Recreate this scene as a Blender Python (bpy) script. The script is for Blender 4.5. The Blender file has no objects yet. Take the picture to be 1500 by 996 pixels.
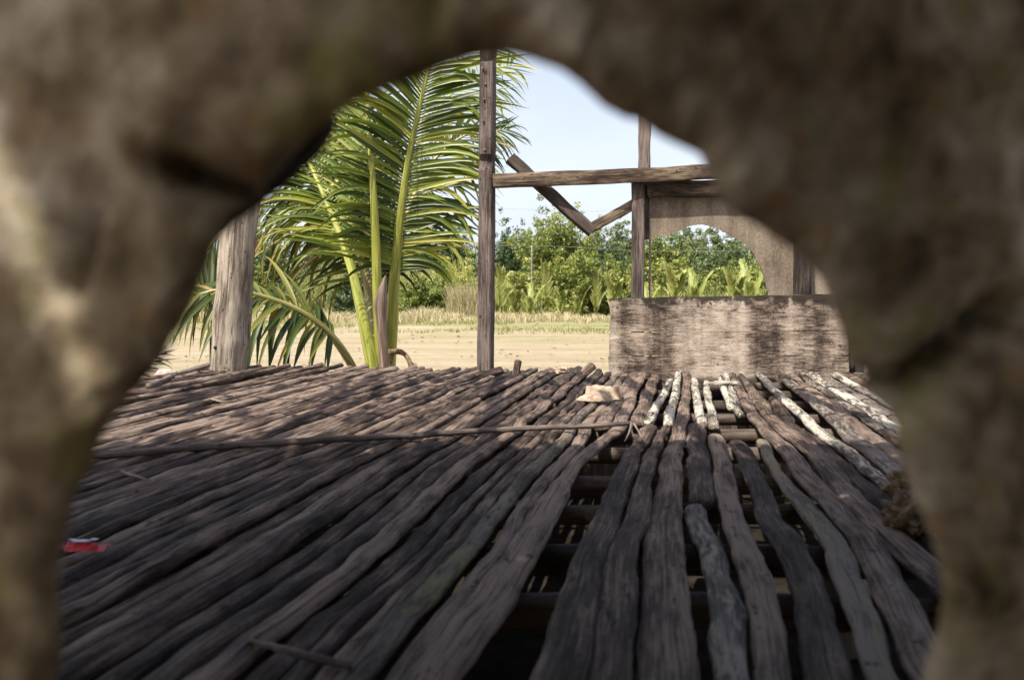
import bpy, math, random
import numpy as np
from mathutils import Vector, Matrix, noise

random.seed(7)
rng = np.random.default_rng(11)
SC = bpy.context.scene
COL = SC.collection
F = 1167.0; CX = 750.0; HY = 430.0; EYE = 0.55; GZ = -0.80
PI = math.pi

def P(px, py, Y):
    """photo pixel + distance -> point of the place"""
    return Vector(((px - CX) / F * Y, Y, EYE - (py - HY) / F * Y))

def G(px, py, z=0.0):
    Y = F * (EYE - z) / (py - HY)
    return Vector(((px - CX) / F * Y, Y, z))

def fbm(x, y=0.0, z=0.0, o=3):
    s = 0.0; a = 1.0; t = 0.0
    for _ in range(o):
        s += a * noise.noise((x, y, z)); t += a
        x *= 2.03; y *= 2.03; z *= 2.03; a *= 0.5
    return s / t

# ------------------------------------------------------------------ objects
def link(name, me, mat=None, parent=None):
    o = bpy.data.objects.new(name, me)
    COL.objects.link(o)
    if mat is not None:
        me.materials.append(mat)
    if parent is not None:
        o.parent = parent
        o.matrix_parent_inverse = Matrix.Translation(-parent.location)
    return o

def thing(name, label, cat, loc=(0, 0, 0), group=None):
    o = bpy.data.objects.new(name, None)
    COL.objects.link(o)
    o.location = loc; o.empty_display_size = 0.1
    tag(o, label, cat, group)
    return o

def tag(o, label, cat, group=None, kind=None):
    o['label'] = label; o['category'] = cat
    if group: o['group'] = group
    if kind: o['kind'] = kind
    return o

class MB:
    """collects geometry for one mesh; gc = grain coordinates (across, along, seed)"""
    def __init__(s):
        s.v = []; s.f = []; s.g = []
    def add(s, vs, fs, gs=None):
        b = len(s.v)
        s.v += [tuple(v) for v in vs]
        s.f += [tuple(i + b for i in f) for f in fs]
        s.g += [tuple(g) for g in gs] if gs is not None else [tuple(v) for v in vs]
    def build(s, name, mat=None, parent=None, smooth=True, sharp=None):
        me = bpy.data.meshes.new(name)
        me.from_pydata(s.v, [], s.f)
        a = me.attributes.new('gc', 'FLOAT_VECTOR', 'POINT')
        a.data.foreach_set('vector', np.array(s.g, dtype=np.float32).ravel())
        if smooth:
            me.polygons.foreach_set('use_smooth', [True] * len(me.polygons))
            if sharp:
                me.set_sharp_from_angle(angle=math.radians(sharp))
        me.update()
        return link(name, me, mat, parent)

def catmull(pts, n):
    pts = [Vector(p) for p in pts]
    if len(pts) == 2:
        return [pts[0].lerp(pts[1], i / (n - 1)) for i in range(n)]
    q = [2 * pts[0] - pts[1]] + pts + [2 * pts[-1] - pts[-2]]
    out = []; m = len(pts) - 1
    for i in range(n):
        t = i / (n - 1) * m
        k = min(int(t), m - 1); u = t - k
        a, b, c, d = q[k:k + 4]
        out.append(0.5 * ((2 * b) + (c - a) * u + (2 * a - 5 * b + 4 * c - d) * u * u + (3 * b - a - 3 * c + d) * u ** 3))
    return out

def sweep(mb, path, section, sx=1.0, sy=1.0, up=(0, 0, 1), rough=0.0, rs=18.0, seed=None, cap=True):
    """sweep a closed section (a,b) along path; sx, sy numbers or lists"""
    n = len(path); m = len(section)
    if seed is None: seed = random.uniform(0, 100)
    sxs = sx if isinstance(sx, (list, tuple)) else [sx] * n
    sys_ = sy if isinstance(sy, (list, tuple)) else [sy] * n
    upv = Vector(up); vs = []; gs = []; dist = 0.0
    for i, p in enumerate(path):
        t = (path[min(i + 1, n - 1)] - path[max(i - 1, 0)]).normalized()
        side = t.cross(upv)
        if side.length < 1e-4: side = t.cross(Vector((1, 0, 0)))
        side.normalize()
        u = side.cross(t).normalized()
        if i: dist += (p - path[i - 1]).length
        per = 0.0
        for j, (a, b) in enumerate(section):
            va = a * sxs[i]; vb = b * sys_[i]
            q = p + side * va + u * vb
            if rough:
                k = fbm(va * rs * 2 + seed, vb * rs * 2 + seed * 1.7, dist * rs * 0.35 + seed * 0.3, 2)
                d = (side * va + u * vb)
                if d.length > 1e-6: q += d.normalized() * (k * rough)
            vs.append(q)
            gs.append((va + 0.35 * vb + seed * 0.37, vb + seed, dist + seed * 3.1))
    fs = []
    for i in range(n - 1):
        for j in range(m):
            k = (j + 1) % m
            fs.append((i * m + j, i * m + k, (i + 1) * m + k, (i + 1) * m + j))
    if cap:
        fs.append(tuple(reversed(range(m))))
        fs.append(tuple(range((n - 1) * m, n * m)))
    mb.add(vs, fs, gs)

def circ(n=8):
    return [(math.cos(-2 * PI * i / n), math.sin(-2 * PI * i / n)) for i in range(n)]

def rrect(r=0.12):
    """rounded unit square section"""
    h = 0.5; c = h - r
    return [(-c, h), (-c * .3, h), (c * .3, h), (c, h), (h, c), (h, c * .3), (h, -c * .3), (h, -c), (c, -h), (c * .3, -h), (-c * .3, -h), (-c, -h), (-h, -c), (-h, -c * .3), (-h, c * .3), (-h, c)]

# ------------------------------------------------------------------ materials
class NT:
    def __init__(s, name):
        s.m = bpy.data.materials.new(name); s.m.use_nodes = True
        s.t = s.m.node_tree; s.t.nodes.clear()
        s.out = s.n('ShaderNodeOutputMaterial')
        s.b = s.n('ShaderNodeBsdfPrincipled')
        s.l(s.b.outputs[0], s.out.inputs[0])
    def n(s, typ, **k):
        x = s.t.nodes.new(typ)
        for a, v in k.items(): setattr(x, a, v)
        return x
    def l(s, a, b): s.t.links.new(a, b)
    def attr(s, name):
        return s.n('ShaderNodeAttribute', attribute_name=name)
    def obj(s):
        return s.n('ShaderNodeTexCoord').outputs['Object']
    def mapping(s, vec, scale, loc=(0, 0, 0)):
        x = s.n('ShaderNodeMapping'); x.inputs['Scale'].default_value = scale; x.inputs['Location'].default_value = loc
        s.l(vec, x.inputs['Vector']); return x.outputs[0]
    def noise(s, vec, scale=1.0, detail=4.0, rough=0.55, dist=0.0):
        x = s.n('ShaderNodeTexNoise'); x.inputs['Scale'].default_value = scale
        x.inputs['Detail'].default_value = detail; x.inputs['Roughness'].default_value = rough
        x.inputs['Distortion'].default_value = dist
        if vec is not None: s.l(vec, x.inputs['Vector'])
        return x.outputs['Fac']
    def ramp(s, fac, stops, interp='LINEAR'):
        x = s.n('ShaderNodeValToRGB'); r = x.color_ramp; r.interpolation = interp
        while len(r.elements) < len(stops): r.elements.new(0.5)
        for e, (p, c) in zip(r.elements, stops):
            e.position = p
            e.color = (c, c, c, 1) if isinstance(c, (int, float)) else (*c, 1)
        s.l(fac, x.inputs[0]); return x.outputs[0]
    def mix(s, fac, a, b, mode='MIX'):
        x = s.n('ShaderNodeMix', data_type='RGBA', blend_type=mode)
        for i, v in ((0, fac), (6, a), (7, b)):
            if isinstance(v, (int, float)): x.inputs[i].default_value = v
            elif isinstance(v, tuple): x.inputs[i].default_value = (*v, 1)
            else: s.l(v, x.inputs[i])
        return x.outputs[2]
    def math(s, op, a, b=0.0):
        x = s.n('ShaderNodeMath', operation=op)
        for i, v in ((0, a), (1, b)):
            if isinstance(v, (int, float)): x.inputs[i].default_value = v
            else: s.l(v, x.inputs[i])
        return x.outputs[0]
    def bump(s, h, strength=0.5, dist=0.01):
        x = s.n('ShaderNodeBump'); x.inputs['Strength'].default_value = strength; x.inputs['Distance'].default_value = dist
        s.l(h, x.inputs['Height']); s.l(x.outputs[0], s.b.inputs['Normal'])
    def col(s, c): s.l(c, s.b.inputs['Base Color']) if not isinstance(c, tuple) else setattr(s.b.inputs['Base Color'], 'default_value', (*c, 1))
    def rgh(s, v, spec=0.4):
        if isinstance(v, (int, float)): s.b.inputs['Roughness'].default_value = v
        else: s.l(v, s.b.inputs['Roughness'])
        s.b.inputs['Specular IOR Level'].default_value = spec

def wood(name, dark, mid, light, lichen=None, lich_amt=0.0, across=160, along=9, blot=7.0, rough=0.75, spec=0.3, bump=0.6, seams=True):
    w = NT(name)
    gc = w.attr('gc').outputs['Vector']
    rnd = w.n('ShaderNodeObjectInfo').outputs['Random']
    g = w.noise(w.mapping(gc, (across, across, along)), 1.0, 5, 0.6, 0.3)
    big = w.noise(w.mapping(gc, (blot * 2.2, blot * 2.2, blot * 0.6)), 1.0, 3, 0.6)
    fine = w.noise(w.mapping(gc, (400, 400, 120)), 1.0, 2, 0.6)
    f = w.math('ADD', w.math('MULTIPLY', g, 0.55), w.math('MULTIPLY', big, 0.6))
    f = w.math('ADD', f, w.math('MULTIPLY', w.math('SUBTRACT', rnd, 0.5), 0.20))
    f = w.math('ADD', f, w.math('MULTIPLY', w.math('SUBTRACT', fine, 0.5), 0.22))
    c = w.ramp(f, [(0.40, dark), (0.54, mid), (0.70, light)])
    # dark spots and knots
    sp = w.noise(w.mapping(gc, (45, 45, 22)), 1.0, 2, 0.5)
    c = w.mix(w.ramp(sp, [(0.66, 0.0), (0.72, 0.75)]), c, tuple(x * 0.35 for x in dark))
    sl = w.noise(w.mapping(gc, (230, 230, 2.2)), 1.0, 2, 0.5, 0.6)
    split = w.ramp(sl, [(0.635, 0.0), (0.67, 1.0)])
    c = w.mix(w.math('MULTIPLY', split, 0.85), c, tuple(x * 0.3 for x in dark))
    if lichen:
        ln = w.noise(w.mapping(gc, (75, 75, 14)), 1.0, 6, 0.72)
        ln2 = w.noise(w.mapping(gc, (12, 12, 2.0)), 1.0, 2, 0.5)
        k = w.math('ADD', w.math('MULTIPLY', ln, 0.6), w.math('MULTIPLY', ln2, 0.4))
        th = 0.62 - lich_amt * 0.24
        c = w.mix(w.ramp(k, [(th - 0.01, 0.0), (th + 0.07, 0.92)]), c, lichen)
    w.col(c); w.rgh(rough, spec)
    h = w.math('ADD', w.math('MULTIPLY', g, 1.0), w.math('MULTIPLY', fine, 0.35))
    h = w.math('SUBTRACT', h, w.math('MULTIPLY', split, 0.9))
    w.bump(h, bump, 0.007)
    return w.m

def leafmat(name, stops, rough=0.42, trans=0.3, spec=0.5, tcol=None):
    w = NT(name)
    t = w.attr('tint').outputs['Fac']
    rnd = w.n('ShaderNodeObjectInfo').outputs['Random']
    f = w.math('ADD', t, w.math('MULTIPLY', w.math('SUBTRACT', rnd, 0.5), 0.12))
    c = w.ramp(f, stops)
    w.col(c); w.rgh(rough, spec)
    tr = w.n('ShaderNodeBsdfTranslucent')
    w.l(w.mix(1.0, c, tcol or (1.3, 1.35, 0.6), 'MULTIPLY'), tr.inputs['Color'])
    ms = w.n('ShaderNodeMixShader'); ms.inputs[0].default_value = trans
    w.l(w.b.outputs[0], ms.inputs[1]); w.l(tr.outputs[0], ms.inputs[2]); w.l(ms.outputs[0], w.out.inputs[0])
    return w.m

M = {}
M['slat'] = wood('slat_wood', (0.012, 0.0072, 0.0055), (0.074, 0.049, 0.037), (0.26, 0.190, 0.148), rough=0.70, spec=0.2, blot=9, across=190, bump=1.0, along=7)
M['slat_lichen'] = wood('slat_lichen', (0.018, 0.012, 0.010), (0.075, 0.057, 0.048), (0.20, 0.16, 0.135), lichen=(0.30, 0.265, 0.215), lich_amt=0.46, rough=0.7, spec=0.2)
M['slat_white'] = wood('slat_white_lichen', (0.020, 0.014, 0.011), (0.085, 0.066, 0.053), (0.22, 0.175, 0.14), lichen=(0.54, 0.495, 0.40), lich_amt=0.63)
M['slat_moss'] = wood('slat_moss', (0.018, 0.012, 0.010), (0.075, 0.058, 0.048), (0.20, 0.16, 0.135), lichen=(0.21, 0.185, 0.09), lich_amt=0.38, rough=0.7, spec=0.2)
M['joist'] = wood('joist_wood', (0.022, 0.015, 0.011), (0.058, 0.042, 0.032), (0.12, 0.09, 0.068))
M['post'] = wood('post_wood', (0.020, 0.014, 0.012), (0.068, 0.051, 0.043), (0.18, 0.142, 0.122), across=120, along=6, blot=4, rough=0.85, spec=0.2)
M['beam'] = wood('beam_wood', (0.014, 0.009, 0.006), (0.075, 0.051, 0.034), (0.24, 0.178, 0.125), across=110, along=9, blot=5, rough=0.8, spec=0.2)
M['stick'] = wood('stick_wood', (0.05, 0.038, 0.034), (0.13, 0.10, 0.085), (0.28, 0.23, 0.19))
M['log'] = wood('log_wood', (0.045, 0.033, 0.024), (0.165, 0.132, 0.100), (0.40, 0.34, 0.27), across=45, along=4.5, blot=4, rough=0.85, spec=0.15, bump=0.9)

def board_mat():
    w = NT('board_wood')
    gc = w.attr('gc').outputs['Vector']
    g = w.noise(w.mapping(gc, (12, 75, 75)), 1.0, 7, 0.72, 0.5)
    fine = w.noise(w.mapping(gc, (90, 260, 260)), 1.0, 4, 0.7)
    big = w.noise(w.mapping(gc, (3.6, 7.0, 7.0), (3.4, 0, 1.7)), 1.0, 5, 0.65, 0.4)
    vert = w.noise(w.mapping(gc, (4.6, 1, 0.55), (6.1, 0, 0.3)), 1.0, 3, 0.6)  # upright streaks: shadow bars across the board put into its colour
    f = w.math('ADD', w.math('MULTIPLY', g, 0.38), w.math('MULTIPLY', big, 0.32))
    f = w.math('ADD', f, w.math('MULTIPLY', vert, 0.43))
    f = w.math('ADD', f, w.math('MULTIPLY', w.math('SUBTRACT', fine, 0.5), 0.30))
    c = w.ramp(f, [(0.45, (0.018, 0.012, 0.009)), (0.515, (0.095, 0.070, 0.054)), (0.575, (0.26, 0.205, 0.160)), (0.68, (0.52, 0.435, 0.355))])
    # weathered dark top edge
    sep = w.n('ShaderNodeSeparateXYZ'); w.l(gc, sep.inputs[0])
    e = w.math('ADD', sep.outputs['Z'], w.math('MULTIPLY', w.math('SUBTRACT', w.noise(w.mapping(gc, (9, 9, 9)), 1, 5, 0.7), 0.5), 0.34))
    c = w.mix(w.ramp(e, [(0.455, 0.0), (0.50, 0.92)]), c, (0.02, 0.015, 0.012))
    w.col(c); w.rgh(0.85, 0.2)
    w.bump(w.math('ADD', g, w.math('MULTIPLY', fine, 0.5)), 0.7, 0.005)
    return w.m
M['board'] = board_mat()

def sheet_mat():
    w = NT('sheet_fibre')
    o = w.obj()
    a = w.noise(w.mapping(o, (3, 3, 1.6)), 1.0, 4, 0.6)
    b = w.noise(w.mapping(o, (70, 70, 60)), 1.0, 4, 0.7)
    st = w.noise(w.mapping(o, (16, 16, 1.2)), 1.0, 3, 0.6)
    f = w.math('ADD', w.math('MULTIPLY', a, 0.5), w.math('MULTIPLY', b, 0.35))
    f = w.math('ADD', f, w.math('MULTIPLY', st, 0.22))
    w.col(w.ramp(f, [(0.38, (0.07, 0.051, 0.037)), (0.52, (0.185, 0.145, 0.108)), (0.66, (0.33, 0.27, 0.205))]))
    w.rgh(0.85, 0.2); w.bump(b, 0.5, 0.004)
    return w.m
M['sheet'] = sheet_mat()

def wall_mat():
    w = NT('bark_wall')
    o = w.obj()
    big = w.noise(w.mapping(o, (16, 16, 16), (1.3, 0, 4.2)), 1.0, 3, 0.55, 0.6)
    mid = w.noise(w.mapping(o, (48, 48, 42)), 1.0, 5, 0.62, 0.4)
    fine = w.noise(w.mapping(o, (260, 260, 220)), 1.0, 4, 0.65)
    f = w.math('ADD', w.math('MULTIPLY', big, 0.55), w.math('MULTIPLY', mid, 0.38))
    f = w.math('ADD', f, w.math('MULTIPLY', fine, 0.10))
    c = w.ramp(f, [(0.38, (0.060, 0.042, 0.022)), (0.48, (0.19, 0.147, 0.090)), (0.57, (0.34, 0.285, 0.200)), (0.68, (0.52, 0.46, 0.36))])
    moss = w.noise(w.mapping(o, (24, 24, 20), (7, 2, 5)), 1.0, 3, 0.6)
    c = w.mix(w.ramp(moss, [(0.54, 0.0), (0.68, 0.6)]), c, (0.25, 0.23, 0.075))
    c = w.mix(w.ramp(w.noise(w.mapping(o, (30, 30, 30), (1, 9, 2)), 1.0, 3, 0.6), [(0.58, 0.0), (0.70, 0.6)]), c, (0.28, 0.17, 0.07))
    w.col(c); w.rgh(0.9, 0.15)
    w.bump(w.math('ADD', mid, w.math('MULTIPLY', fine, 0.4)), 0.8, 0.006)
    return w.m
M['wall'] = wall_mat()

def sand_mat():
    w = NT('sand_ground')
    o = w.obj()
    s1 = w.noise(w.mapping(o, (0.09, 1.1, 1)), 1.0, 6, 0.68, 0.6)
    s2 = w.noise(w.mapping(o, (1.1, 3.5, 1)), 1.0, 5, 0.65)
    fine = w.noise(w.mapping(o, (14, 30, 1)), 1.0, 4, 0.7)
    f = w.math('ADD', w.math('MULTIPLY', s1, 0.55), w.math('MULTIPLY', s2, 0.30))
    f = w.math('ADD', f, w.math('MULTIPLY', fine, 0.2))
    c = w.ramp(f, [(0.36, (0.18, 0.13, 0.068)), (0.46, (0.32, 0.255, 0.155)), (0.56, (0.40, 0.33, 0.22)), (0.68, (0.47, 0.40, 0.30))])
    # thin weedy bands across the flat, more of them towards the bushes
    sep = w.n('ShaderNodeSeparateXYZ'); w.l(o, sep.inputs[0])
    band = w.noise(w.mapping(o, (0.10, 0.42, 1), (2.0, 0.6, 0)), 1.0, 5, 0.65, 0.6)
    far = w.ramp(w.math('MULTIPLY', sep.outputs['Y'], 0.02), [(0.28, 0.0), (0.50, 0.08), (0.80, 0.26)])
    k = w.math('ADD', band, far)
    c = w.mix(w.ramp(k, [(0.60, 0.0), (0.80, 0.8)]), c, (0.22, 0.23, 0.085))
    w.col(c); w.rgh(0.95, 0.1)
    pr = w.noise(w.mapping(o, (2.6, 3.4, 1)), 1.0, 3, 0.5)
    w.bump(w.math('ADD', w.math('MULTIPLY', pr, 1.5), fine), 0.9, 0.06)
    return w.m
M['sand'] = sand_mat()

M['leaf'] = leafmat('palm_leaf', [(0.0, (0.022, 0.040, 0.006)), (0.35, (0.085, 0.122, 0.014)), (0.68, (0.20, 0.235, 0.032)), (1.0, (0.40, 0.37, 0.08))], 0.38, 0.30, 0.4)
M['leaf_young'] = leafmat('palm_leaf_young', [(0.0, (0.11, 0.17, 0.03)), (0.5, (0.20, 0.26, 0.055)), (1.0, (0.38, 0.38, 0.11))], 0.36, 0.32, 0.5)
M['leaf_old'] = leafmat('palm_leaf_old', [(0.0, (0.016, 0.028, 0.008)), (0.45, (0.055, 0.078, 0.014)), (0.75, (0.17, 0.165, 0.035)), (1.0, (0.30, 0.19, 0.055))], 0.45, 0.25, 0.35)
M['leaf_dead'] = leafmat('palm_leaf_dead', [(0.0, (0.022, 0.018, 0.015)), (1.0, (0.10, 0.075, 0.055))], 0.6, 0.08, 0.3)
M['bush'] = leafmat('bush_leaf', [(0.0, (0.060, 0.095, 0.018)), (0.5, (0.22, 0.265, 0.062)), (1.0, (0.52, 0.50, 0.18))], 0.5, 0.3, 0.4)
M['dark'] = leafmat('dark_tree_leaf', [(0.0, (0.034, 0.064, 0.030)), (0.5, (0.115, 0.165, 0.072)), (1.0, (0.26, 0.30, 0.14))], 0.5, 0.25, 0.4)  # lightened bluish green, distance haze put into the leaf colour
M['nipa'] = leafmat('nipa_leaf', [(0.0, (0.12, 0.17, 0.035)), (0.5, (0.29, 0.33, 0.09)), (1.0, (0.55, 0.54, 0.24))], 0.42, 0.35, 0.45)
M['straw'] = leafmat('dry_grass_blade', [(0.0, (0.19, 0.17, 0.07)), (0.5, (0.42, 0.36, 0.20)), (1.0, (0.62, 0.55, 0.37))], 0.7, 0.3, 0.2, (1.0, 0.95, 0.8))
M['reed'] = leafmat('reed_blade', [(0.0, (0.13, 0.17, 0.04)), (0.5, (0.30, 0.32, 0.11)), (1.0, (0.55, 0.50, 0.27))], 0.6, 0.35, 0.3)
M['grass'] = leafmat('green_grass_blade', [(0.0, (0.09, 0.13, 0.03)), (0.5, (0.22, 0.24, 0.08)), (1.0, (0.40, 0.36, 0.16))], 0.6, 0.3, 0.3)
M['trunk'] = wood('tree_bark', (0.06, 0.05, 0.04), (0.14, 0.115, 0.09), (0.26, 0.22, 0.18))

def stemmat(name, a, b, c):
    w = NT(name)
    gc = w.attr('gc').outputs['Vector']
    g = w.noise(w.mapping(gc, (55, 55, 3)), 1.0, 4, 0.6)
    sp = w.noise(w.mapping(gc, (30, 30, 14)), 1.0, 3, 0.6)
    k = w.ramp(g, [(0.34, a), (0.52, b), (0.70, c)])
    k = w.mix(w.ramp(sp, [(0.66, 0.0), (0.74, 0.7)]), k, (0.10, 0.065, 0.03))
    w.col(k); w.rgh(0.4, 0.5); w.bump(g, 0.25, 0.003)
    return w.m
M['stem'] = stemmat('frond_stem', (0.16, 0.185, 0.03), (0.30, 0.31, 0.05), (0.46, 0.43, 0.12))
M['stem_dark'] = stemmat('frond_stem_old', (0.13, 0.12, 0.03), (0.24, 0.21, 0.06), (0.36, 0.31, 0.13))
M['sheath'] = stemmat('palm_sheath', (0.07, 0.045, 0.035), (0.17, 0.115, 0.085), (0.32, 0.24, 0.19))

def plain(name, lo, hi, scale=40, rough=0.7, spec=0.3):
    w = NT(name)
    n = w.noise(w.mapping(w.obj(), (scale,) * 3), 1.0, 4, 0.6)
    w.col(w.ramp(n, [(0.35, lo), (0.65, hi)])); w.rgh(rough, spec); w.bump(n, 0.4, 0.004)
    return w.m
M['dead_leaf'] = plain('dead_leaf', (0.21, 0.15, 0.10), (0.44, 0.35, 0.26), 24)
M['husk'] = plain('husk', (0.06, 0.038, 0.02), (0.24, 0.16, 0.085), 45)
M['stone'] = plain('stone', (0.33, 0.24, 0.20), (0.52, 0.42, 0.37), 18, 0.9)
M['shade_ground'] = plain('under_deck_shade', (0.010, 0.008, 0.006), (0.030, 0.023, 0.017), 9, 0.95, 0.1)
M['inner'] = plain('recess_shade', (0.012, 0.009, 0.007), (0.04, 0.028, 0.02), 30, 0.9, 0.1)
M['red'] = plain('red_wrapper', (0.42, 0.02, 0.025), (0.58, 0.05, 0.06), 60, 0.3, 0.5)
M['silver'] = plain('silver_print', (0.25, 0.22, 0.42), (0.62, 0.56, 0.66), 90, 0.3, 0.5)
M['wire'] = plain('wire', (0.22, 0.22, 0.22), (0.3, 0.3, 0.3), 5)
M['thatch'] = plain('thatch', (0.12, 0.09, 0.06), (0.25, 0.2, 0.14), 15, 0.9)
M['flower'] = plain('seed_head', (0.6, 0.5, 0.4), (0.8, 0.7, 0.6), 5)

# ------------------------------------------------------------------ ground
def ground():
    xs = [-1500, -300, -80, -40, -20, -10, -5, 0, 5, 10, 20, 40, 80, 300, 1500]
    ys = [-1500, -200, -40, -10, 0, 4, 8, 12, 16, 20, 25, 30, 36, 44, 60, 100, 300, 2500]
    v = [(x, y, GZ + (0 if abs(x) > 60 or abs(y) > 50 else 0.03 * fbm(x * .2, y * .2))) for y in ys for x in xs]
    n = len(xs)
    f = [(j * n + i, j * n + i + 1, (j + 1) * n + i + 1, (j + 1) * n + i) for j in range(len(ys) - 1) for i in range(n - 1)]
    mb = MB(); mb.add(v, f)
    o = mb.build('ground', M['sand']); o['kind'] = 'structure'
ground()
def under_deck_shade():  # near-black sheet: the shade under the deck put into a ground colour
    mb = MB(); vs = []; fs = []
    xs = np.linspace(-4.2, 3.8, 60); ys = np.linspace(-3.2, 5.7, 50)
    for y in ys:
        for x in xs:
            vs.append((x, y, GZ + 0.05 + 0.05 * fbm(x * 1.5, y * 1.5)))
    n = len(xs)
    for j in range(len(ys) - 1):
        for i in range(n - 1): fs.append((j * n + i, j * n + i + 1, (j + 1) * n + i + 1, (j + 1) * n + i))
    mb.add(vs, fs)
    o = mb.build('shade_ground', M['shade_ground']); o['kind'] = 'structure'
under_deck_shade()

# ------------------------------------------------------------------ slat deck
deck = thing('slat_deck', 'dark grey floor of rough split palm slats on joists, with open gaps in its middle', 'floor', (0, 3, 0))
SEC = [(-.49, -.30), (-.50, .10), (-.44, .46), (-.33, .70), (-.14, .86), (.08, .90), (.28, .78), (.42, .52), (.50, .12), (.48, -.30), (.38, -.65), (-.38, -.65)]
VX = 0.2142
def warp(v, Y):
    return 0.045 * fbm(v * 0.9 + 3.1, Y * 0.75, 0.0, 2) + 0.015 * noise.noise((v * 1.7, Y * 1.9, 5.0)) + 0.006 * noise.noise((v * 3.0, Y * 4.2, 8.0))

n_slat = 0
def put_slat(path, wid, mat, thick=0.018, seed=None):
    global n_slat
    n_slat += 1
    seed = seed if seed is not None else n_slat * 7.31
    mb = MB()
    L = sum((path[i + 1] - path[i]).length for i in range(len(path) - 1))
    n = max(12, int(L / 0.032))
    q = catmull(path, n)
    ws = []
    for i in range(n):
        t = i / (n - 1)
        w = wid[0] if len(wid) == 1 else np.interp(t, np.linspace(0, 1, len(wid)), wid)
        d = t * L
        w *= 1 + 0.15 * noise.noise((d * 2.6, seed, 1)) + 0.08 * noise.noise((d * 8, seed, 2)) + 0.06 * noise.noise((d * 19, seed, 6))
        # swollen nodes of the split trunk
        w *= 1 + 0.07 * max(0, noise.noise((d * 5.1, seed, 4))) ** 2 * 3
        e = min(d, L - d)
        if e < 0.02: w *= 0.86
        ws.append(w)
        q[i] = q[i] + Vector((0.008 * noise.noise((d * 3.3, seed, 7)) + 0.005 * noise.noise((d * 8, seed, 8)), 0, 0.008 * noise.noise((d * 2.1, seed, 9)) + 0.003 * noise.noise((d * 8, seed, 3))))
    tilt = random.uniform(-0.22, 0.22)
    for _ in range(max(1, int(L * 1.1))):
        kd = random.uniform(0, L); ka = random.uniform(.004, .011)
        for i in range(n):
            d = i / (n - 1) * L
            e = math.exp(-((d - kd) / 0.03) ** 2); ws[i] *= 1 + e * ka * 5; q[i] = q[i] + Vector((0, 0, e * ka * .4))
    sweep(mb, q, SEC, ws, thick, up=(tilt, 0, 1), rough=0.0055, rs=34, seed=seed)
    return mb.build('slat', mat, deck, sharp=None)

def edge_slat(left, right, mat, extend_to=None, z=0.0, thick=0.017):
    """a slat traced by its two edges, in pixels of the enlarged crop (650 + x/2, 520 + y/2)"""
    def at(e, cy):
        ys = [p[1] for p in e]; xs = [p[0] for p in e]
        return float(np.interp(cy, ys, xs))
    left = sorted(left, key=lambda p: p[1]); right = sorted(right, key=lambda p: p[1])
    y0 = max(left[0][1], right[0][1]); y1 = min(left[-1][1], right[-1][1])
    n = 9; path = []; wid = []
    # even steps in distance
    Ya = F * EYE / (520 + y0 / 2 - HY); Yb = F * EYE / (520 + y1 / 2 - HY)
    for i in range(n):
        Y = Ya + (Yb - Ya) * i / (n - 1)
        cy = (F * EYE / Y + HY - 520) * 2
        a = at(left, cy); b = at(right, cy)
        p = G(650 + (a + b) / 4, 520 + cy / 2, 0.0); p.z = z
        path.append(p); wid.append((b - a) / 2 / F * Y * 1.10)
    if extend_to is not None and path[-1].y > extend_to:
        d = path[-1].y - extend_to
        for k in (0.5, 1.0):
            path.append(Vector((path[n - 1].x - VX * d * k, path[n - 1].y - d * k, z))); wid.append(wid[n - 1])
    put_slat(path, wid, mat, thick)

E = 0.5
edge_slat([(-20, 830), (-110, 950), (175, 590), (300, 400), (400, 290), (470, 240), (500, 218)], [(60, 940), (50, 950), (300, 560), (390, 340), (480, 255), (545, 215)], M['slat'], E)
edge_slat([(265, 950), (340, 700), (400, 560), (470, 420), (530, 290), (590, 215)], [(400, 950), (450, 650), (490, 540), (545, 400), (580, 290), (630, 215)], M['slat'], E)
edge_slat([(410, 950), (465, 620), (550, 430), (580, 310), (640, 215)], [(545, 950), (560, 620), (600, 470), (620, 300), (665, 215)], M['slat'], E)
edge_slat([(565, 950), (570, 700), (608, 480), (640, 300), (680, 200), (693, 150), (700, 90), (705, 60)], [(735, 950), (700, 700), (695, 480), (697, 300), (715, 200), (720, 150), (724, 90), (724, 60)], M['slat'], E)
edge_slat([(715, 210), (720, 330), (720, 445)], [(760, 210), (778, 330), (790, 445)], M['slat'])
edge_slat([(705, 455), (740, 560), (770, 690), (790, 780), (795, 950)], [(765, 455), (810, 570), (850, 700), (880, 770), (895, 950)], M['slat_lichen'], E)
edge_slat([(775, 240), (795, 370), (830, 520), (870, 640), (890, 760), (910, 950)], [(815, 240), (850, 360), (870, 450), (930, 580), (960, 700), (990, 800), (1020, 950)], M['slat'], E)
edge_slat([(835, 255), (890, 380), (940, 520), (1010, 650), (1040, 800), (1060, 950)], [(885, 255), (930, 340), (980, 460), (1040, 540), (1110, 680), (1160, 830), (1200, 950)], M['slat'], E)
edge_slat([(915, 255), (960, 350), (1040, 450), (1110, 560), (1160, 700), (1210, 850), (1240, 950)], [(950, 255), (985, 350), (1080, 430), (1140, 490), (1190, 570), (1245, 690), (1290, 850), (1330, 950)], M['slat_moss'], E)
def mid_slat(pts, mat, extend_to=None, z=0.0, thick=0.02):
    edge_slat([(x - w / 2, y) for x, y, w in pts], [(x + w / 2, y) for x, y, w in pts], mat, extend_to, z, thick)
mid_slat([(845, 58, 22), (870, 110, 30), (920, 200, 38), (990, 255, 48), (1050, 350, 62), (1160, 460, 78), (1240, 560, 90), (1300, 660, 100), (1350, 780, 112), (1400, 870, 120)], M['slat'], E)
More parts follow.
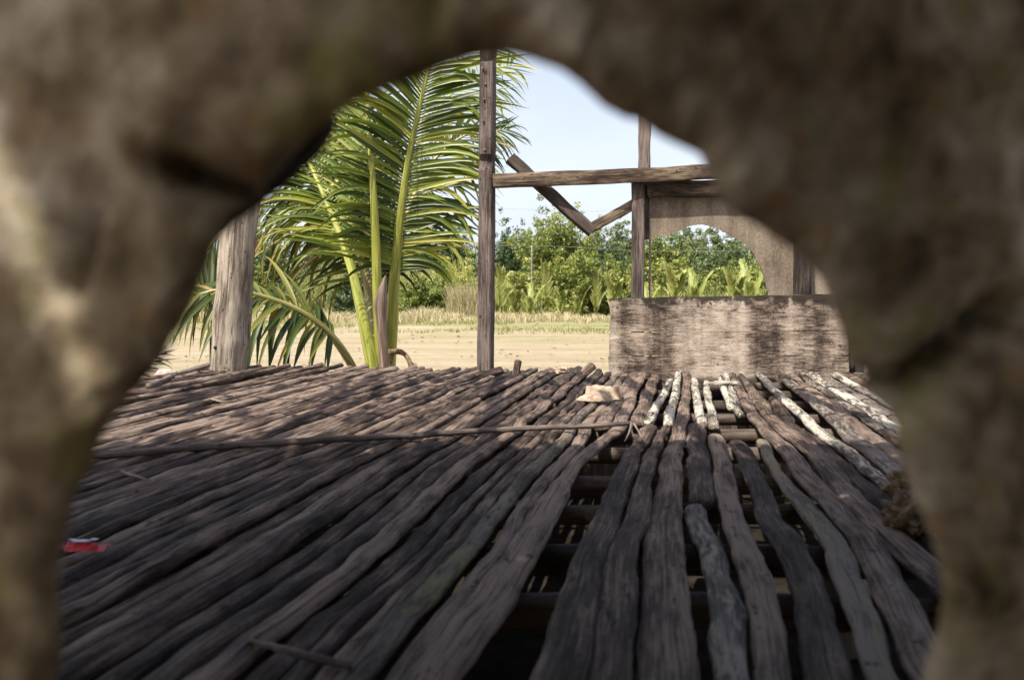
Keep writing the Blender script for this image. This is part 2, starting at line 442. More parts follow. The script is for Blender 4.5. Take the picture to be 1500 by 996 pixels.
mid_slat([(890, 85, 22), (940, 170, 36), (1000, 225, 46), (1090, 290, 58), (1150, 380, 66), (1250, 480, 84), (1330, 560, 92), (1430, 640, 100), (1540, 740, 110)], M['slat'], E)
mid_slat([(921, 55, 17), (960, 100, 23), (1030, 165, 30), (1100, 230, 36), (1200, 300, 42), (1270, 360, 50), (1320, 405, 52)], M['slat_white'], 1.2, 0.006)
mid_slat([(965, 130, 26), (1020, 215, 38), (1110, 280, 44), (1200, 365, 52), (1290, 440, 60), (1400, 520, 70)], M['slat'], E)
# short whitish pieces at the far end
mid_slat([(691, 45, 15), (680, 110, 22), (655, 208, 27)], M['slat_white'], None, 0.004)
mid_slat([(664, 75, 15), (640, 130, 20), (592, 210, 26)], M['slat_white'], None, 0.004)
mid_slat([(733, 72, 16), (742, 130, 22), (757, 207, 28)], M['slat_white'])
mid_slat([(768, 82, 16), (777, 140, 20), (790, 208, 26)], M['slat_white'])
mid_slat([(808, 66, 14), (822, 105, 18), (846, 158, 22)], M['slat_white'])
mid_slat([(824, 57, 13), (842, 105, 17), (870, 176, 22)], M['slat_white'])
mid_slat([(868, 60, 15), (905, 110, 20), (950, 160, 26)], M['slat_moss'])

def long_slat(v, Y0, Y1, w, mat, z=0.0, lift=0.0):
    n = max(6, int((Y1 - Y0) / 0.12)); path = []; sk = random.gauss(0, 0.004)
    for i in range(n + 1):
        Y = Y0 + (Y1 - Y0) * i / n
        t = (Y - 3.6) / 2.0
        path.append(Vector((v + sk * (Y - 3) + VX * Y + warp(v, Y), Y, z + (lift * max(0, t) ** 2))))
    put_slat(path, [w], mat)

# far bank beyond the middle gap
for v in (-0.19, -0.262, -0.334):
    long_slat(v, 3.30 + random.uniform(-0.08, 0.05), 5.40, 0.066, M['slat'], 0.002)
# left field
v = -0.396; k = 0
while v > -3.45:
    w = random.choice([0.036, 0.042, 0.047, 0.050, 0.054, 0.060]) * random.uniform(.95, 1.05) * (1 + .12 * min(1, max(0, -v - 1.2)))
    far = 5.62 + random.uniform(-0.06, 0.16) + (0.25 * random.random() if v < -1.9 else 0)
    if v > -.55: far = 5.40
    mat = M['slat'] if random.random() > 0.06 else M['slat_moss']
    z = random.uniform(-0.009, 0.010)
    lift = random.uniform(0, 0.035) if (v < -1.6 and random.random() < 0.5) else 0.0
    if k % 8 == 3 and v > -3.2:
        cut = random.uniform(2.6, 4.3)
        long_slat(v, E, cut, w, mat, z)
        long_slat(v + random.uniform(-.008, .008), cut + random.uniform(-0.05, 0.02), far, w * random.uniform(0.85, 1.05), mat, z + 0.006, lift)
    else:
        long_slat(v, E if v > -2.2 else E + 0.4, far, w, mat, z, lift)
    v -= w + random.choice([-0.003, 0.001, 0.003, 0.006, 0.010, 0.015]); k += 1
# right field
v = 0.655; k = 0
while v < 1.75:
    w = random.uniform(0.058, 0.074)
    mat = M[random.choice(['slat', 'slat_lichen', 'slat_lichen', 'slat_white', 'slat_white'])]
    if v > 1.5: mat = M['slat']
    if k % 5 == 2:
        cut = random.uniform(3.0, 4.6)
        long_slat(v, E, cut, w, M['slat'])
        long_slat(v, cut + 0.02, 5.36 + random.uniform(-.06, .04), w, M['slat_lichen'], 0.004)
    else:
        long_slat(v, E, 5.36 + random.uniform(-.08, .05), w, mat, random.uniform(-.003, .006))
    v += w + random.choice([0.006, 0.012, 0.02]); k += 1
print('slats', n_slat)

# joists, edge beam, stilts
jy = [0.8, 1.15, 1.50, 1.80, 2.16, 2.50, 2.97, 3.38, 3.80, 4.25, 4.70, 5.15]
for y in jy:
    mb = MB(); th = random.uniform(0.05, 0.075)
    p = [Vector((x, y + 0.03 * noise.noise((x * .8, y, 0)), -0.022 - th / 2 + 0.008 * noise.noise((x, y, 3)))) for x in np.linspace(-3.6, 3.2, 40)]
    sweep(mb, p, circ(9), th / 2, th / 2, rough=0.008, rs=9)
    mb.build('joist', M['joist'], deck)
mb = MB()
sweep(mb, [Vector((x, 5.42, -0.075)) for x in np.linspace(-3.7, 3.3, 30)], rrect(.08), 0.07, 0.10, rough=0.006)
mb.build('edge_beam', M['joist'], deck)
x = -3.7
while x < 3.3:
    w = random.uniform(.09, .16); mb = MB()
    sweep(mb, [Vector((x + w / 2, 5.50 + random.uniform(0, .012), z)) for z in np.linspace(GZ, -0.035 + random.uniform(-.012, .0), 6)], rrect(.08), w * .98, .018, up=(0, 1, 0), rough=.004)
    mb.build('skirt_board', M['joist'], deck); x += w - random.uniform(.02, .03)
for x in (-3.3, -1.1, 1.2, 3.0):
    for y in (0.8, 2.9, 5.35):
        mb = MB()
        sweep(mb, [Vector((x, y, z)) for z in np.linspace(GZ - 0.2, -0.13, 6)], circ(8), 0.06, 0.06, rough=0.01)
        mb.build('stilt', M['joist'], deck)

# ------------------------------------------------------------------ hut frame
frame = thing('hut_frame', 'bare timber frame of a ruined hut, two square posts with crossbeam and broken V brace', 'frame', (0, 5.6, 0))
def timber(name, a, b, w, d, mat, parent, up=(0, 1, 0), rough=0.006, n=26, wav=0.004, r=0.1):
    mb = MB(); s = random.uniform(0, 50)
    p = [a.lerp(b, i / (n - 1)) + Vector((wav * noise.noise((i * .35, s, 0)), 0, wav * noise.noise((i * .35, s, 4)))) for i in range(n)]
    sweep(mb, p, rrect(r), w, d, up=up, rough=rough, rs=14, seed=s)
    return mb.build(name, mat, parent, sharp=35)
YF = 5.56
Ypx = YF / F
def notch_post(a, b, w, d, notches, mat):
    """post with shallow housings cut into its front, given as (t0, t1, depth)"""
    mb = MB(); n = 90; sec = rrect(.07); s = 4.4
    path = []; up = Vector((0, 1, 0)); sy = []
    for i in range(n):
        t = i / (n - 1); p = a.lerp(b, t)
        dd = 0
        for t0, t1, dep in notches:
            if t0 <= t <= t1: dd = dep
        p = p + Vector((0.003 * noise.noise((t * 9, 2, 0)), dd / 2, 0))
        path.append(p); sy.append(d - dd)
    sweep(mb, path, sec, w, sy, up=(0.28, 1, 0), rough=0.005, rs=14, seed=s)
    return mb.build('post', mat, frame, sharp=35)
# left square post: standing in front of the deck's far edge
a = P(710, 556, YF); a.z = GZ - 0.1; b = P(716, -60, YF)
H0 = b.z - a.z
def tz(py): return (EYE - (py - HY) / F * YF - a.z) / H0
notch_post(a, b, 0.098, 0.098, [(tz(93), tz(89), 0.02), (tz(246), tz(233), 0.03)], M['post'])
# middle post, two pieces
c = P(934, 434, YF + 0.06); c.z = GZ - 0.1
timber('post', c, P(934.5, 262, YF + 0.06), 0.088, 0.09, M['post'], frame, up=(.12, 1, 0))
timber('post', P(944, 351, YF + 0.125), P(944, 20, YF + 0.125), 0.085, 0.06, M['post'], frame, up=(.2, 1, 0))
# right post
c = P(1174, 434, YF + 0.05); c.z = GZ - 0.1
timber('post', c, P(1176, 200, YF + 0.05), 0.105, 0.08, M['post'], frame)
# crossbeams
timber('crossbeam', P(722, 266, YF - 0.02), P(1480, 234, YF - 0.02), 0.098, 0.055, M['beam'], frame, n=40, wav=0.008)
timber('lower_beam', P(946, 279, YF + 0.045), P(1480, 259, YF + 0.045), 0.115, 0.05, M['beam'], frame, n=40, wav=0.012)
# broken V brace
timber('brace', P(747, 232, YF + 0.08), P(868, 340, YF + 0.05), 0.045, 0.085, M['joist'], frame, up=(0.55, 0.45, 0.75), rough=0.009)
timber('brace', P(862, 336, YF + 0.075), P(932, 298, YF + 0.075), 0.072, 0.05, M['beam'], frame, rough=0.008)
# cut pegs on the crossbeam's brace: nail heads on the left post
for (px, py) in ((707, 101), (711, 124), (709, 146), (708, 178), (710, 220), (712, 244)):
    q = P(px, py, YF - 0.049); mb = MB()
    sweep(mb, [q, q + Vector((0, -0.008, 0))], circ(6), 0.008, 0.008)
    mb.build('nail', M['husk'], frame)

# ------------------------------------------------------------------ fibre sheet with a hole, nailed behind the posts
def hole_sheet():
    Y = YF + 0.085
    inner = [(956, 620), (955, 500), (955, 420), (955, 352), (975, 347), (998, 337), (1012, 331), (1028, 329), (1045, 333), (1062, 341), (1082, 352), (1098, 364), (1110, 384), (1119, 404), (1124, 425), (1129, 445), (1135, 500), (1138, 620)]
    outer_top = 280
    pts = catmull([Vector((x, y, 0)) for x, y in inner], 110)
    pts = [Vector((p.x + 1.6 * noise.noise((i * .9, 0, 0)) * (1 if 940 < p.x else 0), p.y + 2.2 * noise.noise((i * .7, 3, 0)), 0)) for i, p in enumerate(pts)]
    mb = MB(); th = 0.012
    # triangulated strips between the hole edge and the outer outline (up over the top, right and down)
    outer = [Vector((951, 620, 0)), Vector((951, 352, 0)), Vector((951, outer_top, 0)), Vector((1500, outer_top, 0)), Vector((1500, 560, 0)), Vector((1500, 620, 0))]
    # match outer by arclength with corners held
    def res(t):
        if t < 0.18: return outer[0].lerp(outer[1], t / 0.18)
        if t < 0.22: return outer[1].lerp(outer[2], (t - .18) / .04)
        if t < 0.80: return outer[2].lerp(outer[3], (t - .22) / .58)
        return outer[3].lerp(outer[5], (t - .80) / .20)
    n = len(pts); m = 9; vs = []
    for k in (0, 1):
        for i, p in enumerate(pts):
            q = res(i / (n - 1))
            for j in range(m):
                s = p.lerp(q, (j / (m - 1)) ** 1.4)
                w = P(s.x, s.y, Y); w.y += k * th + 0.012 * noise.noise((w.x * 2, w.z * 2, 1))
                vs.append(w)
    fs = []; N = n * m
    for i in range(n - 1):
        for j in range(m - 1):
            a = i * m + j
            fs.append((a, a + 1, a + m + 1, a + m)); fs.append((N + a, N + a + m, N + a + m + 1, N + a + 1))
        a = i * m; fs.append((a, a + m, N + a + m, N + a))
        a = i * m + m - 1; fs.append((a, N + a, N + a + m, a + m))
    mb.add(vs, fs)
    o = mb.build('wall_sheet', M['sheet'], sharp=40)
    tag(o, 'brown fibre sheet with a torn arched hole, nailed behind the middle and right posts', 'wall sheet')
hole_sheet()

# ------------------------------------------------------------------ weathered board
bd = thing('plank_panel', 'broad weathered grey plank panel standing on edge at the far end of the deck', 'plank', P(1068, 545, 5.44))
def plank(name, x0, x1, zb0, zb1, zt0, zt1, Y, th, crack=None):
    nx = 60; nz = 12; vs = []; fs = []; gs = []
    zmin = 0.0
    for k in (0, 1):
        for i in range(nx + 1):
            x = x0 + (x1 - x0) * i / nx; t = i / nx
            zb = zb0 + (zb1 - zb0) * t + 0.004 * noise.noise((x * 6, 1, 0)); zt = zt0 + (zt1 - zt0) * t + 0.006 * noise.noise((x * 5, 9, 0)) + 0.003 * noise.noise((x * 25, 9, 0))
            for j in range(nz + 1):
                s = j / nz
                z = zb + (zt - zb) * s
                xx = x + (0.006 * noise.noise((z * 14, 4, 0)) + 0.004 * noise.noise((z * 50, 2, 0)) if i in (0, nx) else 0)
                y = Y + k * th + 0.004 * noise.noise((x * 3, z * 9, 0))
                vs.append((xx, y, z)); gs.append((x, y - Y, z))
    n1 = (nx + 1) * (nz + 1)
    def idx(k, i, j): return k * n1 + i * (nz + 1) + j
    for i in range(nx):
        for j in range(nz):
            if crack and crack(i, j): continue
            fs.append((idx(0, i, j), idx(0, i + 1, j), idx(0, i + 1, j + 1), idx(0, i, j + 1)))
            fs.append((idx(1, i, j), idx(1, i, j + 1), idx(1, i + 1, j + 1), idx(1, i + 1, j)))
    for i in range(nx):
        fs.append((idx(0, i, nz), idx(0, i + 1, nz), idx(1, i + 1, nz), idx(1, i, nz)))
        fs.append((idx(0, i, 0), idx(1, i, 0), idx(1, i + 1, 0), idx(0, i + 1, 0)))
    for j in range(nz):
        fs.append((idx(0, 0, j), idx(0, 0, j + 1), idx(1, 0, j + 1), idx(1, 0, j)))
        fs.append((idx(0, nx, j), idx(1, nx, j), idx(1, nx, j + 1), idx(0, nx, j + 1)))
    mb = MB(); mb.add(vs, fs, gs)
    return mb.build(name, M['board'], bd, sharp=40)
YB = 5.44
def bx(px): return (px - CX) / F * YB
def bz(py): return EYE - (py - HY) / F * YB
x0, x1 = bx(893), bx(1244)
# top plank is split at its left end: two boards meeting in a long wedge crack, then one board at the foot
plank('plank', x0 + 0.005, x1, bz(486), bz(484), bz(437), bz(431), YB, 0.035)
plank('plank', x0, x1 - 0.004, bz(521.0), bz(520.5), bz(487.5), bz(484.4), YB + 0.003, 0.035)
plank('plank', x0 - 0.003, x1 - 0.002, bz(557), bz(557), bz(522.0), bz(521.2), YB - 0.004, 0.035)
# dark cleat closing the right end and a thin cap along the top edge
for (u, v_) in ((.03, .46), (.05, .36), (.42, .49), (.83, .47), (.97, .44), (.96, .20), (.45, .07), (.04, .05)):
    q = Vector((x0 + (x1 - x0) * u, YB - 0.004, v_)); mb = MB(); sweep(mb, [q + Vector((0, .006, 0)), q + Vector((0, -.004, 0))], circ(7), .006, .006); mb.build('nail', M['husk'], bd)
mb = MB()
sweep(mb, [Vector((x1 + 0.03, YB + 0.05, z)) for z in np.linspace(0.01, bz(436), 10)], rrect(.1), 0.05, 0.05, up=(0, 1, 0), rough=0.004)
mb.build('end_cleat', M['joist'], bd)
mb = MB()
sweep(mb, [Vector((x, YB + 0.045, bz(437) + (bz(430) - bz(437)) * (x - x0) / (x1 - x0) - 0.012)) for x in np.linspace(x0 + .02, x1, 20)], rrect(.1), 0.03, 0.02, rough=0.003)
mb.build('top_rail', M['joist'], bd)

# ------------------------------------------------------------------ log post
def log_post():
    mb = MB(); Y = 5.62; n = 70; m = 28; vs = []; gs = []; fs = []
    for i in range(n):
        t = i / (n - 1)
        py = 640 - t * 520
        px = np.interp(py, [120, 300, 340, 450, 540, 640], [380, 353, 349, 341, 334, 329])
        r = np.interp(py, [120, 300, 400, 500, 545, 640], [24, 25, 25.5, 26, 26.5, 28]) / F * Y
        c = P(px, py, Y)
        for j in range(m):
            a = 2 * PI * j / m
            k = 1 + 0.15 * fbm(math.cos(a) * 2.2, math.sin(a) * 2.2, c.z * 1.6, 3) + 0.10 * fbm(math.cos(a) * 7, math.sin(a) * 7, c.z * 2.0, 3)
            # flutes and a knot bulge
            k += 0.10 * math.exp(-((c.z - 0.42) / 0.10) ** 2) * max(0, math.cos(a + 2.4)) + 0.10 * math.exp(-((c.z - 0.20) / 0.07) ** 2) * max(0, math.cos(a + 0.7))
            # deep cut away on the right foot
            vs.append((c.x + r * k * math.cos(a), c.y + r * k * math.sin(a), c.z))
            gs.append((math.cos(a) * r, math.sin(a) * r, c.z))
    for i in range(n - 1):
        for j in range(m):
            fs.append((i * m + j, i * m + (j + 1) % m, (i + 1) * m + (j + 1) % m, (i + 1) * m + j))
    fs.append(tuple(range((n - 1) * m, n * m))); fs.append(tuple(reversed(range(m))))
    mb.add(vs, fs, gs)
    o = thing('log_post', 'thick pale debarked log post rising at the left end of the deck', 'post', P(334, 545, Y))
    mb.build('log', M['log'], o)
    # peg hole: a dark plugged knot set proud of the wood
    q = P(315, 509, Y - 0.128)
    mb = MB(); sweep(mb, [q + Vector((0, 0.03, 0)), q + Vector((0.0, -0.004, 0))], circ(8), 0.011, 0.012)
    mb.build('knot', M['leaf_dead'], o)
log_post()

# ------------------------------------------------------------------ fronds
class Leaves:
    def __init__(s): s.v = []; s.f = []; s.t = []
    def leaflet(s, base, d, nrm, L, W, droop, tint, segs=6, fold=0.35, twist=0.0):
        """a narrow leaflet: starts along d, bends down with gravity, folded along its midrib"""
        d = d.normalized(); p = base.copy(); b0 = len(s.v); step = L / segs
        nr = nrm.copy()
        for i in range(segs + 1):
            t = i / segs
            w = W * (0.35 + 0.65 * min(1, t / 0.18)) * (1 - max(0, (t - 0.35) / 0.65) ** 1.6) + 0.0015
            side = d.cross(nr)
            if side.length < 1e-4: side = d.cross(Vector((1, 0, 0.1)))
            side.normalize(); u = side.cross(d).normalized()
            if twist:
                a = twist * t
                side, u = side * math.cos(a) + u * math.sin(a), u * math.cos(a) - side * math.sin(a)
            s.v += [tuple(p - side * w * .5 + u * (w * fold * .5)), tuple(p - u * (w * fold * .3)), tuple(p + side * w * .5 + u * (w * fold * .5))]
            s.t += [tint + 0.22 * t ** 3] * 3
            d = (d + Vector((0, 0, -1)) * (droop * step * (0.4 + 1.9 * t))).normalized()
            p = p + d * step
        for i in range(segs):
            a = b0 + i * 3
            s.f += [(a, a + 1, a + 4, a + 3), (a + 1, a + 2, a + 5, a + 4)]
    def build(s, name, mat, parent):
        me = bpy.data.meshes.new(name); me.from_pydata(s.v, [], s.f)
        a = me.attributes.new('tint', 'FLOAT', 'POINT'); a.data.foreach_set('value', np.array(s.t, dtype=np.float32))
        me.polygons.foreach_set('use_smooth', [True] * len(me.polygons)); me.update()
        return link(name, me, mat, parent)

def frond(parent, pts, radii, t0, face, Lmax, W, droop, tint, lmat, smat, pitch=0.05, sides=(1, 1), ang=(55, 35), seed=1, vee=0.25, tj=0.22, broken=0.0, t1=1.0, name='frond'):
    rs = random.Random(seed)
    n = 46
    path = catmull(pts, n)
    mb = MB()
    rr = [float(np.interp(i / (n - 1), np.linspace(0, 1, len(radii)), radii)) for i in range(n)]
    sweep(mb, path, circ(9), rr, [r * 0.8 for r in rr], up=tuple(face), rough=0.004, rs=8)
    st = mb.build(name, smat, parent)
    L = [0]
    for i in range(1, n): L.append(L[-1] + (path[i] - path[i - 1]).length)
    tot = L[-1]; lv = Leaves(); face = Vector(face).normalized()
    s = t0 * tot
    while s < tot * t1 - 0.01:
        k = max(1, int(np.searchsorted(L, s))); k = min(k, n - 1)
        u = (s - L[k - 1]) / max(1e-6, L[k] - L[k - 1])
        p = path[k - 1].lerp(path[k], u); t = (path[k] - path[k - 1]).normalized()
        side = t.cross(face).normalized(); nf = side.cross(t).normalized()
        q = (s - t0 * tot) / (tot * (1 - t0))
        prof = min(1, 0.62 + q * 2.2) * (1 - 0.55 * max(0, (q - 0.55) / 0.45) ** 1.5)
        an = math.radians(ang[0] + (ang[1] - ang[0]) * q)
        for sg in (1, -1):
            if not sides[0 if sg == 1 else 1]: continue
            if rs.random() < broken: continue
            a = an + rs.uniform(-.10, .10)
            d = side * sg * math.sin(a) + t * math.cos(a) + nf * (vee + rs.uniform(-.12, .12))
            nr = (nf - side * sg * 0.35 + Vector((rs.uniform(-.25, .25), rs.uniform(-.25, .25), rs.uniform(-.1, .25)))).normalized()
            LL = Lmax * prof * rs.uniform(0.86, 1.10)
            r = rr[k]
            lv.leaflet(p + side * sg * r * 0.8, d, nr, LL, W * rs.uniform(0.8, 1.15), droop * rs.choice([.2, .4, .6, .8, 1.0, 1.3, 2.2]), min(1, max(0, tint + rs.gauss(0, tj))), segs=7, twist=rs.uniform(-.9, .9))
        s += pitch * rs.uniform(0.85, 1.15)
    lv.build('leaflets', lmat, st)
    return st

YP = 7.4
palm = thing('coconut_palm', 'young green coconut palm with arching fronds and yellow stems growing just behind the deck', 'palm', (P(566, 560, YP).x, YP, GZ))
def pp(l, dy=0.0):
    """pixel points with a depth each -> points round the palm"""
    return [P(x, y, YP + d + dy) for x, y, d in l]
px_ = YP / F
base = P(566, 560, YP)
# short stout trunk
mb = MB()
sweep(mb, [Vector((base.x, YP, z)) for z in np.linspace(GZ - 0.1, -0.15, 8)], circ(14), [0.2, 0.19, 0.17, 0.16, 0.15, 0.14, 0.13, 0.12], 0.15, up=(0, 1, 0), rough=0.02)
mb.build('trunk', M['sheath'], palm)
# B: the tall frond to the right
frond(palm, pp([(566, 640, 0), (569, 556, 0), (574, 480, -.05), (578, 410, -.1), (584, 340, -.15), (593, 265, -.2), (607, 190, -.25), (623, 120, -.28), (643, 50, -.3), (672, -30, -.3), (710, -95, -.25)]),
      [.07, .062, .056, .050, .042, .034, .026, .020, .014, .010, .005], 0.33, (0.25, -0.9, 0.35), 0.92, 0.040, 1.1, 0.36, M['leaf'], M['stem'], pitch=0.030, ang=(72, 42), seed=3, vee=0.25, tj=.3)
# A: the straight middle frond with paler leaves
frond(palm, pp([(563, 640, .0), (557, 520, -.1), (553, 440, -.2), (551, 370, -.28), (547, 290, -.35), (542, 210, -.38), (537, 130, -.36), (532, 40, -.3), (528, -60, -.2)]),
      [.055, .05, .048, .044, .036, .028, .020, .013, .006], 0.40, (-0.35, -0.9, 0.2), 0.80, 0.034, 0.30, 0.60, M['leaf_young'], M['stem'], pitch=0.036, sides=(0, 1), ang=(52, 34), seed=5, vee=0.15, tj=0.2)
# C: arching to the upper left
frond(palm, pp([(560, 640, -.05), (549, 552, -.1), (535, 482, -.1), (518, 405, .0), (500, 350, .1), (480, 300, .2), (452, 236, .35), (415, 170, .5), (370, 120, .6), (320, 95, .7)]),
      [.082, .072, .056, .044, .034, .027, .022, .016, .010, .005], 0.40, (0.25, -0.8, 0.5), 0.90, 0.036, 1.2, 0.42, M['leaf'], M['stem'], pitch=0.031, ang=(62, 38), seed=9, vee=0.1, tj=.3)
# D: the low frond bowed behind the log post
frond(palm, pp([(545, 640, -.15), (523, 556, -.3), (506, 520, -.45), (480, 486, -.6), (448, 461, -.72), (412, 443, -.82), (370, 430, -.9), (328, 424, -.95), (292, 432, -1.0), (266, 452, -1.0)]),
      [.055, .048, .043, .037, .031, .026, .021, .016, .011, .005], 0.44, (-0.1, -0.55, 0.85), 0.74, 0.046, 3.0, 0.46, M['leaf_old'], M['stem_dark'], pitch=0.036, ang=(72, 45), seed=12, vee=0.0, tj=0.26)
# E: an older frond behind, hanging to the left
frond(palm, pp([(560, 640, .3), (548, 470, .5), (530, 385, .6), (500, 330, .7), (462, 300, .75), (420, 292, .8), (376, 302, .8), (335, 330, .8), (300, 372, .8), (280, 420, .8)]),
      [.05, .046, .042, .036, .030, .025, .02, .015, .010, .005], 0.36, (-0.1, -0.6, 0.8), 1.0, 0.036, 2.4, 0.50, M['leaf_old'], M['stem_dark'], pitch=0.040, ang=(74, 46), seed=15, vee=-0.1, tj=0.25)
# F: frond behind, leaning right and away, filling between the stems
frond(palm, pp([(566, 640, .3), (566, 470, .7), (575, 370, 1.2), (592, 280, 1.7), (615, 210, 2.2), (650, 150, 2.7), (700, 110, 3.1), (750, 95, 3.4)]),
      [.05, .046, .04, .032, .025, .017, .011, .005], 0.40, (0.2, -0.6, 0.7), 0.95, 0.040, 1.6, 0.50, M['leaf'], M['stem'], pitch=0.06, ang=(74, 45), seed=17, vee=0.1, tj=.3)
# G: upper left frond behind C
frond(palm, pp([(560, 640, .2), (545, 460, .5), (522, 360, .8), (490, 270, 1.1), (450, 205, 1.4), (400, 170, 1.6), (345, 165, 1.8), (290, 185, 1.9)]),
      [.05, .046, .038, .030, .022, .015, .010, .005], 0.38, (0.0, -0.6, 0.8), 0.95, 0.036, 1.6, 0.42, M['leaf'], M['stem_dark'], pitch=0.042, ang=(74, 46), seed=21, vee=0.0, tj=.3)
# H, I: two fronds deep in the crown, shade put into their dark leaf tint
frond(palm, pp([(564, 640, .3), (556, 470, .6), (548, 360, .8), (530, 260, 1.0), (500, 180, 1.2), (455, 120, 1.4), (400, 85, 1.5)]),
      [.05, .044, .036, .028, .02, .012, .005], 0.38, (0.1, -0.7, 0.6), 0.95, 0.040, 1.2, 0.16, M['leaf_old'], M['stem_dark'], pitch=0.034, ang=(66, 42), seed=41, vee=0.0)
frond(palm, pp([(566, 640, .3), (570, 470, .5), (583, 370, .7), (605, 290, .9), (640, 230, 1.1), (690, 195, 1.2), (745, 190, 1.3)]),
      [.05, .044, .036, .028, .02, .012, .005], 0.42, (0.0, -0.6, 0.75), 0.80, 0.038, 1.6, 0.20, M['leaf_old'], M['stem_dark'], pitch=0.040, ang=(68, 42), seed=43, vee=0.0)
# brown sheath between the stems, and the curled dry leaf base
mb = MB()
sweep(mb, catmull(pp([(566, 600, -.42), (563, 540, -.42), (560, 490, -.42), (558, 450, -.42), (560, 425, -.42), (565, 404, -.4)]), 24), circ(10), [.045] * 6 + [.042] * 6 + [.045, .05, .055, .055, .05, .045, .04, .034, .028, .02, .012, .005], .035, up=(0, 1, 0), rough=0.012, rs=9)
mb.build('sheath', M['sheath'], palm)
mb = MB()
sweep(mb, catmull(pp([(566, 640, -.16), (566, 560, -.16), (568, 528, -.17), (573, 517, -.18), (586, 515, -.2), (597, 522, -.24), (604, 540, -.28), (608, 570, -.3), (606, 620, -.3)]), 40), circ(10), [.05] * 8 + [.045] * 8 + [.026] * 6 + [.022] * 6 + [.03] * 6 + [.04, .045, .045, .04, .03, .015], [.03] * 8 + [.02] * 16 + [.012] * 16, up=(0, 1, 0.2), rough=0.02, rs=12)
mb.build('dried_leaf_base', M['husk'], palm)

# dead dark frond lying at the left end of the deck and a pale stone
df = thing('dead_frond', 'dark dead palm frond fanned out beside the pale stone left of the log post', 'palm frond', P(225, 545, 6.0))
frond(df, [P(165, 560, 5.9), P(190, 543, 5.95), P(210, 525, 6.0), P(222, 512, 6.0)], [.02, .016, .012, .006], 0.1, (0.3, -0.6, 0.7), 0.32, 0.022, 1.2, 0.3, M['leaf_dead'], M['leaf_dead'], pitch=0.018, ang=(60, 30), seed=31)

def blob(name, c, r, mat, label, cat, seed=0.0, amp=0.3, sub=4, freq=1.6):
    import bmesh
    bm = bmesh.new(); bmesh.ops.create_icosphere(bm, subdivisions=sub, radius=1)
    for v in bm.verts:
        k = 1 + amp * fbm(v.co.x * freq + seed, v.co.y * freq, v.co.z * freq, 3)
        v.co = Vector((v.co.x * r[0] * k, v.co.y * r[1] * k, v.co.z * r[2] * k))
    me = bpy.data.meshes.new(name); bm.to_mesh(me); bm.free()
    me.polygons.foreach_set('use_smooth', [True] * len(me.polygons))
    o = link(name, me, mat); o.location = c
    if label: tag(o, label, cat)
    return o
blob('stone', P(243, 549, 5.75), (0.08, 0.07, 0.045), M['stone'], 'pinkish pale stone at the left edge of the deck', 'stone', 2.0, 0.35)

# ------------------------------------------------------------------ loose things on the deck
def rod(name, pts, r, mat, label, cat, n=40, rough=0.003, group=None, parent=None):
    mb = MB()
    rr = [float(np.interp(i / (n - 1), np.linspace(0, 1, len(r)), r)) for i in range(n)]
    q = catmull(pts, n)
    q = [p + Vector((0, 0, 0.003 * noise.noise((i * .4, r[0] * 900, 0)))) for i, p in enumerate(q)]
    sweep(mb, q, circ(8), rr, rr, rough=rough, rs=20)
    o = mb.build(name, mat, parent)
    if label: tag(o, label, cat, group)
    return o
def g(px, py, z): return G(px, py, z)
stick = thing('long_stick', 'long thin stick lying across the deck slats, forked at its right end', 'stick', g(530, 643, 0.03))
rod('stem', [g(110, 668, .038), g(300, 655, .036), g(500, 643, .034), (g(600, 638, .034)), g(720, 630, .035), g(850, 624, .04), g(928, 619, .045)], [.014, .014, .013, .012, .011, .010, .008], M['stick'], None, None, 80, parent=stick)
for a, b in (((926, 618), (915, 646)), ((927, 619), (941, 645))):
    rod('fork', [g(*a, .045), g((a[0] + b[0]) / 2 + 1.5, (a[1] + b[1]) / 2, .037), g(*b, .024)], [.0055, .004, .003], M['stick'], None, None, 8, parent=stick)
rod('twig', [g(365, 938, .03), g(420, 952, .032), g(470, 966, .03), g(516, 976, .026)], [.004, .006, .006, .004], M['stick'], 'short reddish brown twig on the nearest slats at the bottom left', 'twig')
rod('twig', [g(178, 690, .028), g(205, 699, .028), g(228, 706, .026)], [.004, .004, .003], M['stick'], 'thin dark twig below the left part of the long stick', 'twig')
rod('twig', [g(309, 585, .03), g(330, 588, .03), g(347, 587, .03)], [.006, .006, .006], M['log'], 'short pale twig on the slats below the log post', 'twig')
rod('slat_end', [g(218, 566, .03), P(262, 548, 5.2), P(306, 534, 5.35)], [.02, .018, .017], M['stick'], 'broken slat tilted up against the foot of the log post', 'broken slat')
# stubs of slats sticking up at the far edge
def stub(px0, py0, px1, py1, Y0, Y1, w, label, mat='slat'):
    mb = MB()
    sweep(mb, catmull([P(px0, py0, Y0), P((px0 + px1) / 2, (py0 + py1) / 2 - 1, (Y0 + Y1) / 2), P(px1, py1, Y1)], 12), SEC, w, 0.02, up=(0, -1, 0.3), rough=0.004, rs=20)
    tag(mb.build('slat_stub', M[mat]), label, 'broken slat')
stub(755, 553, 759, 529, 5.35, 5.42, 0.050, 'short stub of slat standing upright at the deck edge right of the left post')
stub(846, 556, 868, 536, 5.2, 5.38, 0.062, 'slat end curling up at the deck edge beside the plank panel')
stub(700, 556, 734, 542, 5.15, 5.35, 0.055, 'curled slat end lifted at the foot of the left square post')
stub(640, 556, 650, 549, 5.2, 5.4, 0.05, 'small lifted slat end between the palm and the left square post')
# heap of dry scraps
blob('scrap', P(820, 543, 5.36), (0.055, 0.04, 0.03), M['dead_leaf'], 'small crumpled brown leaf on the deck edge between post and panel', 'dead leaf', 6.0, 0.9, 4, 2.2)

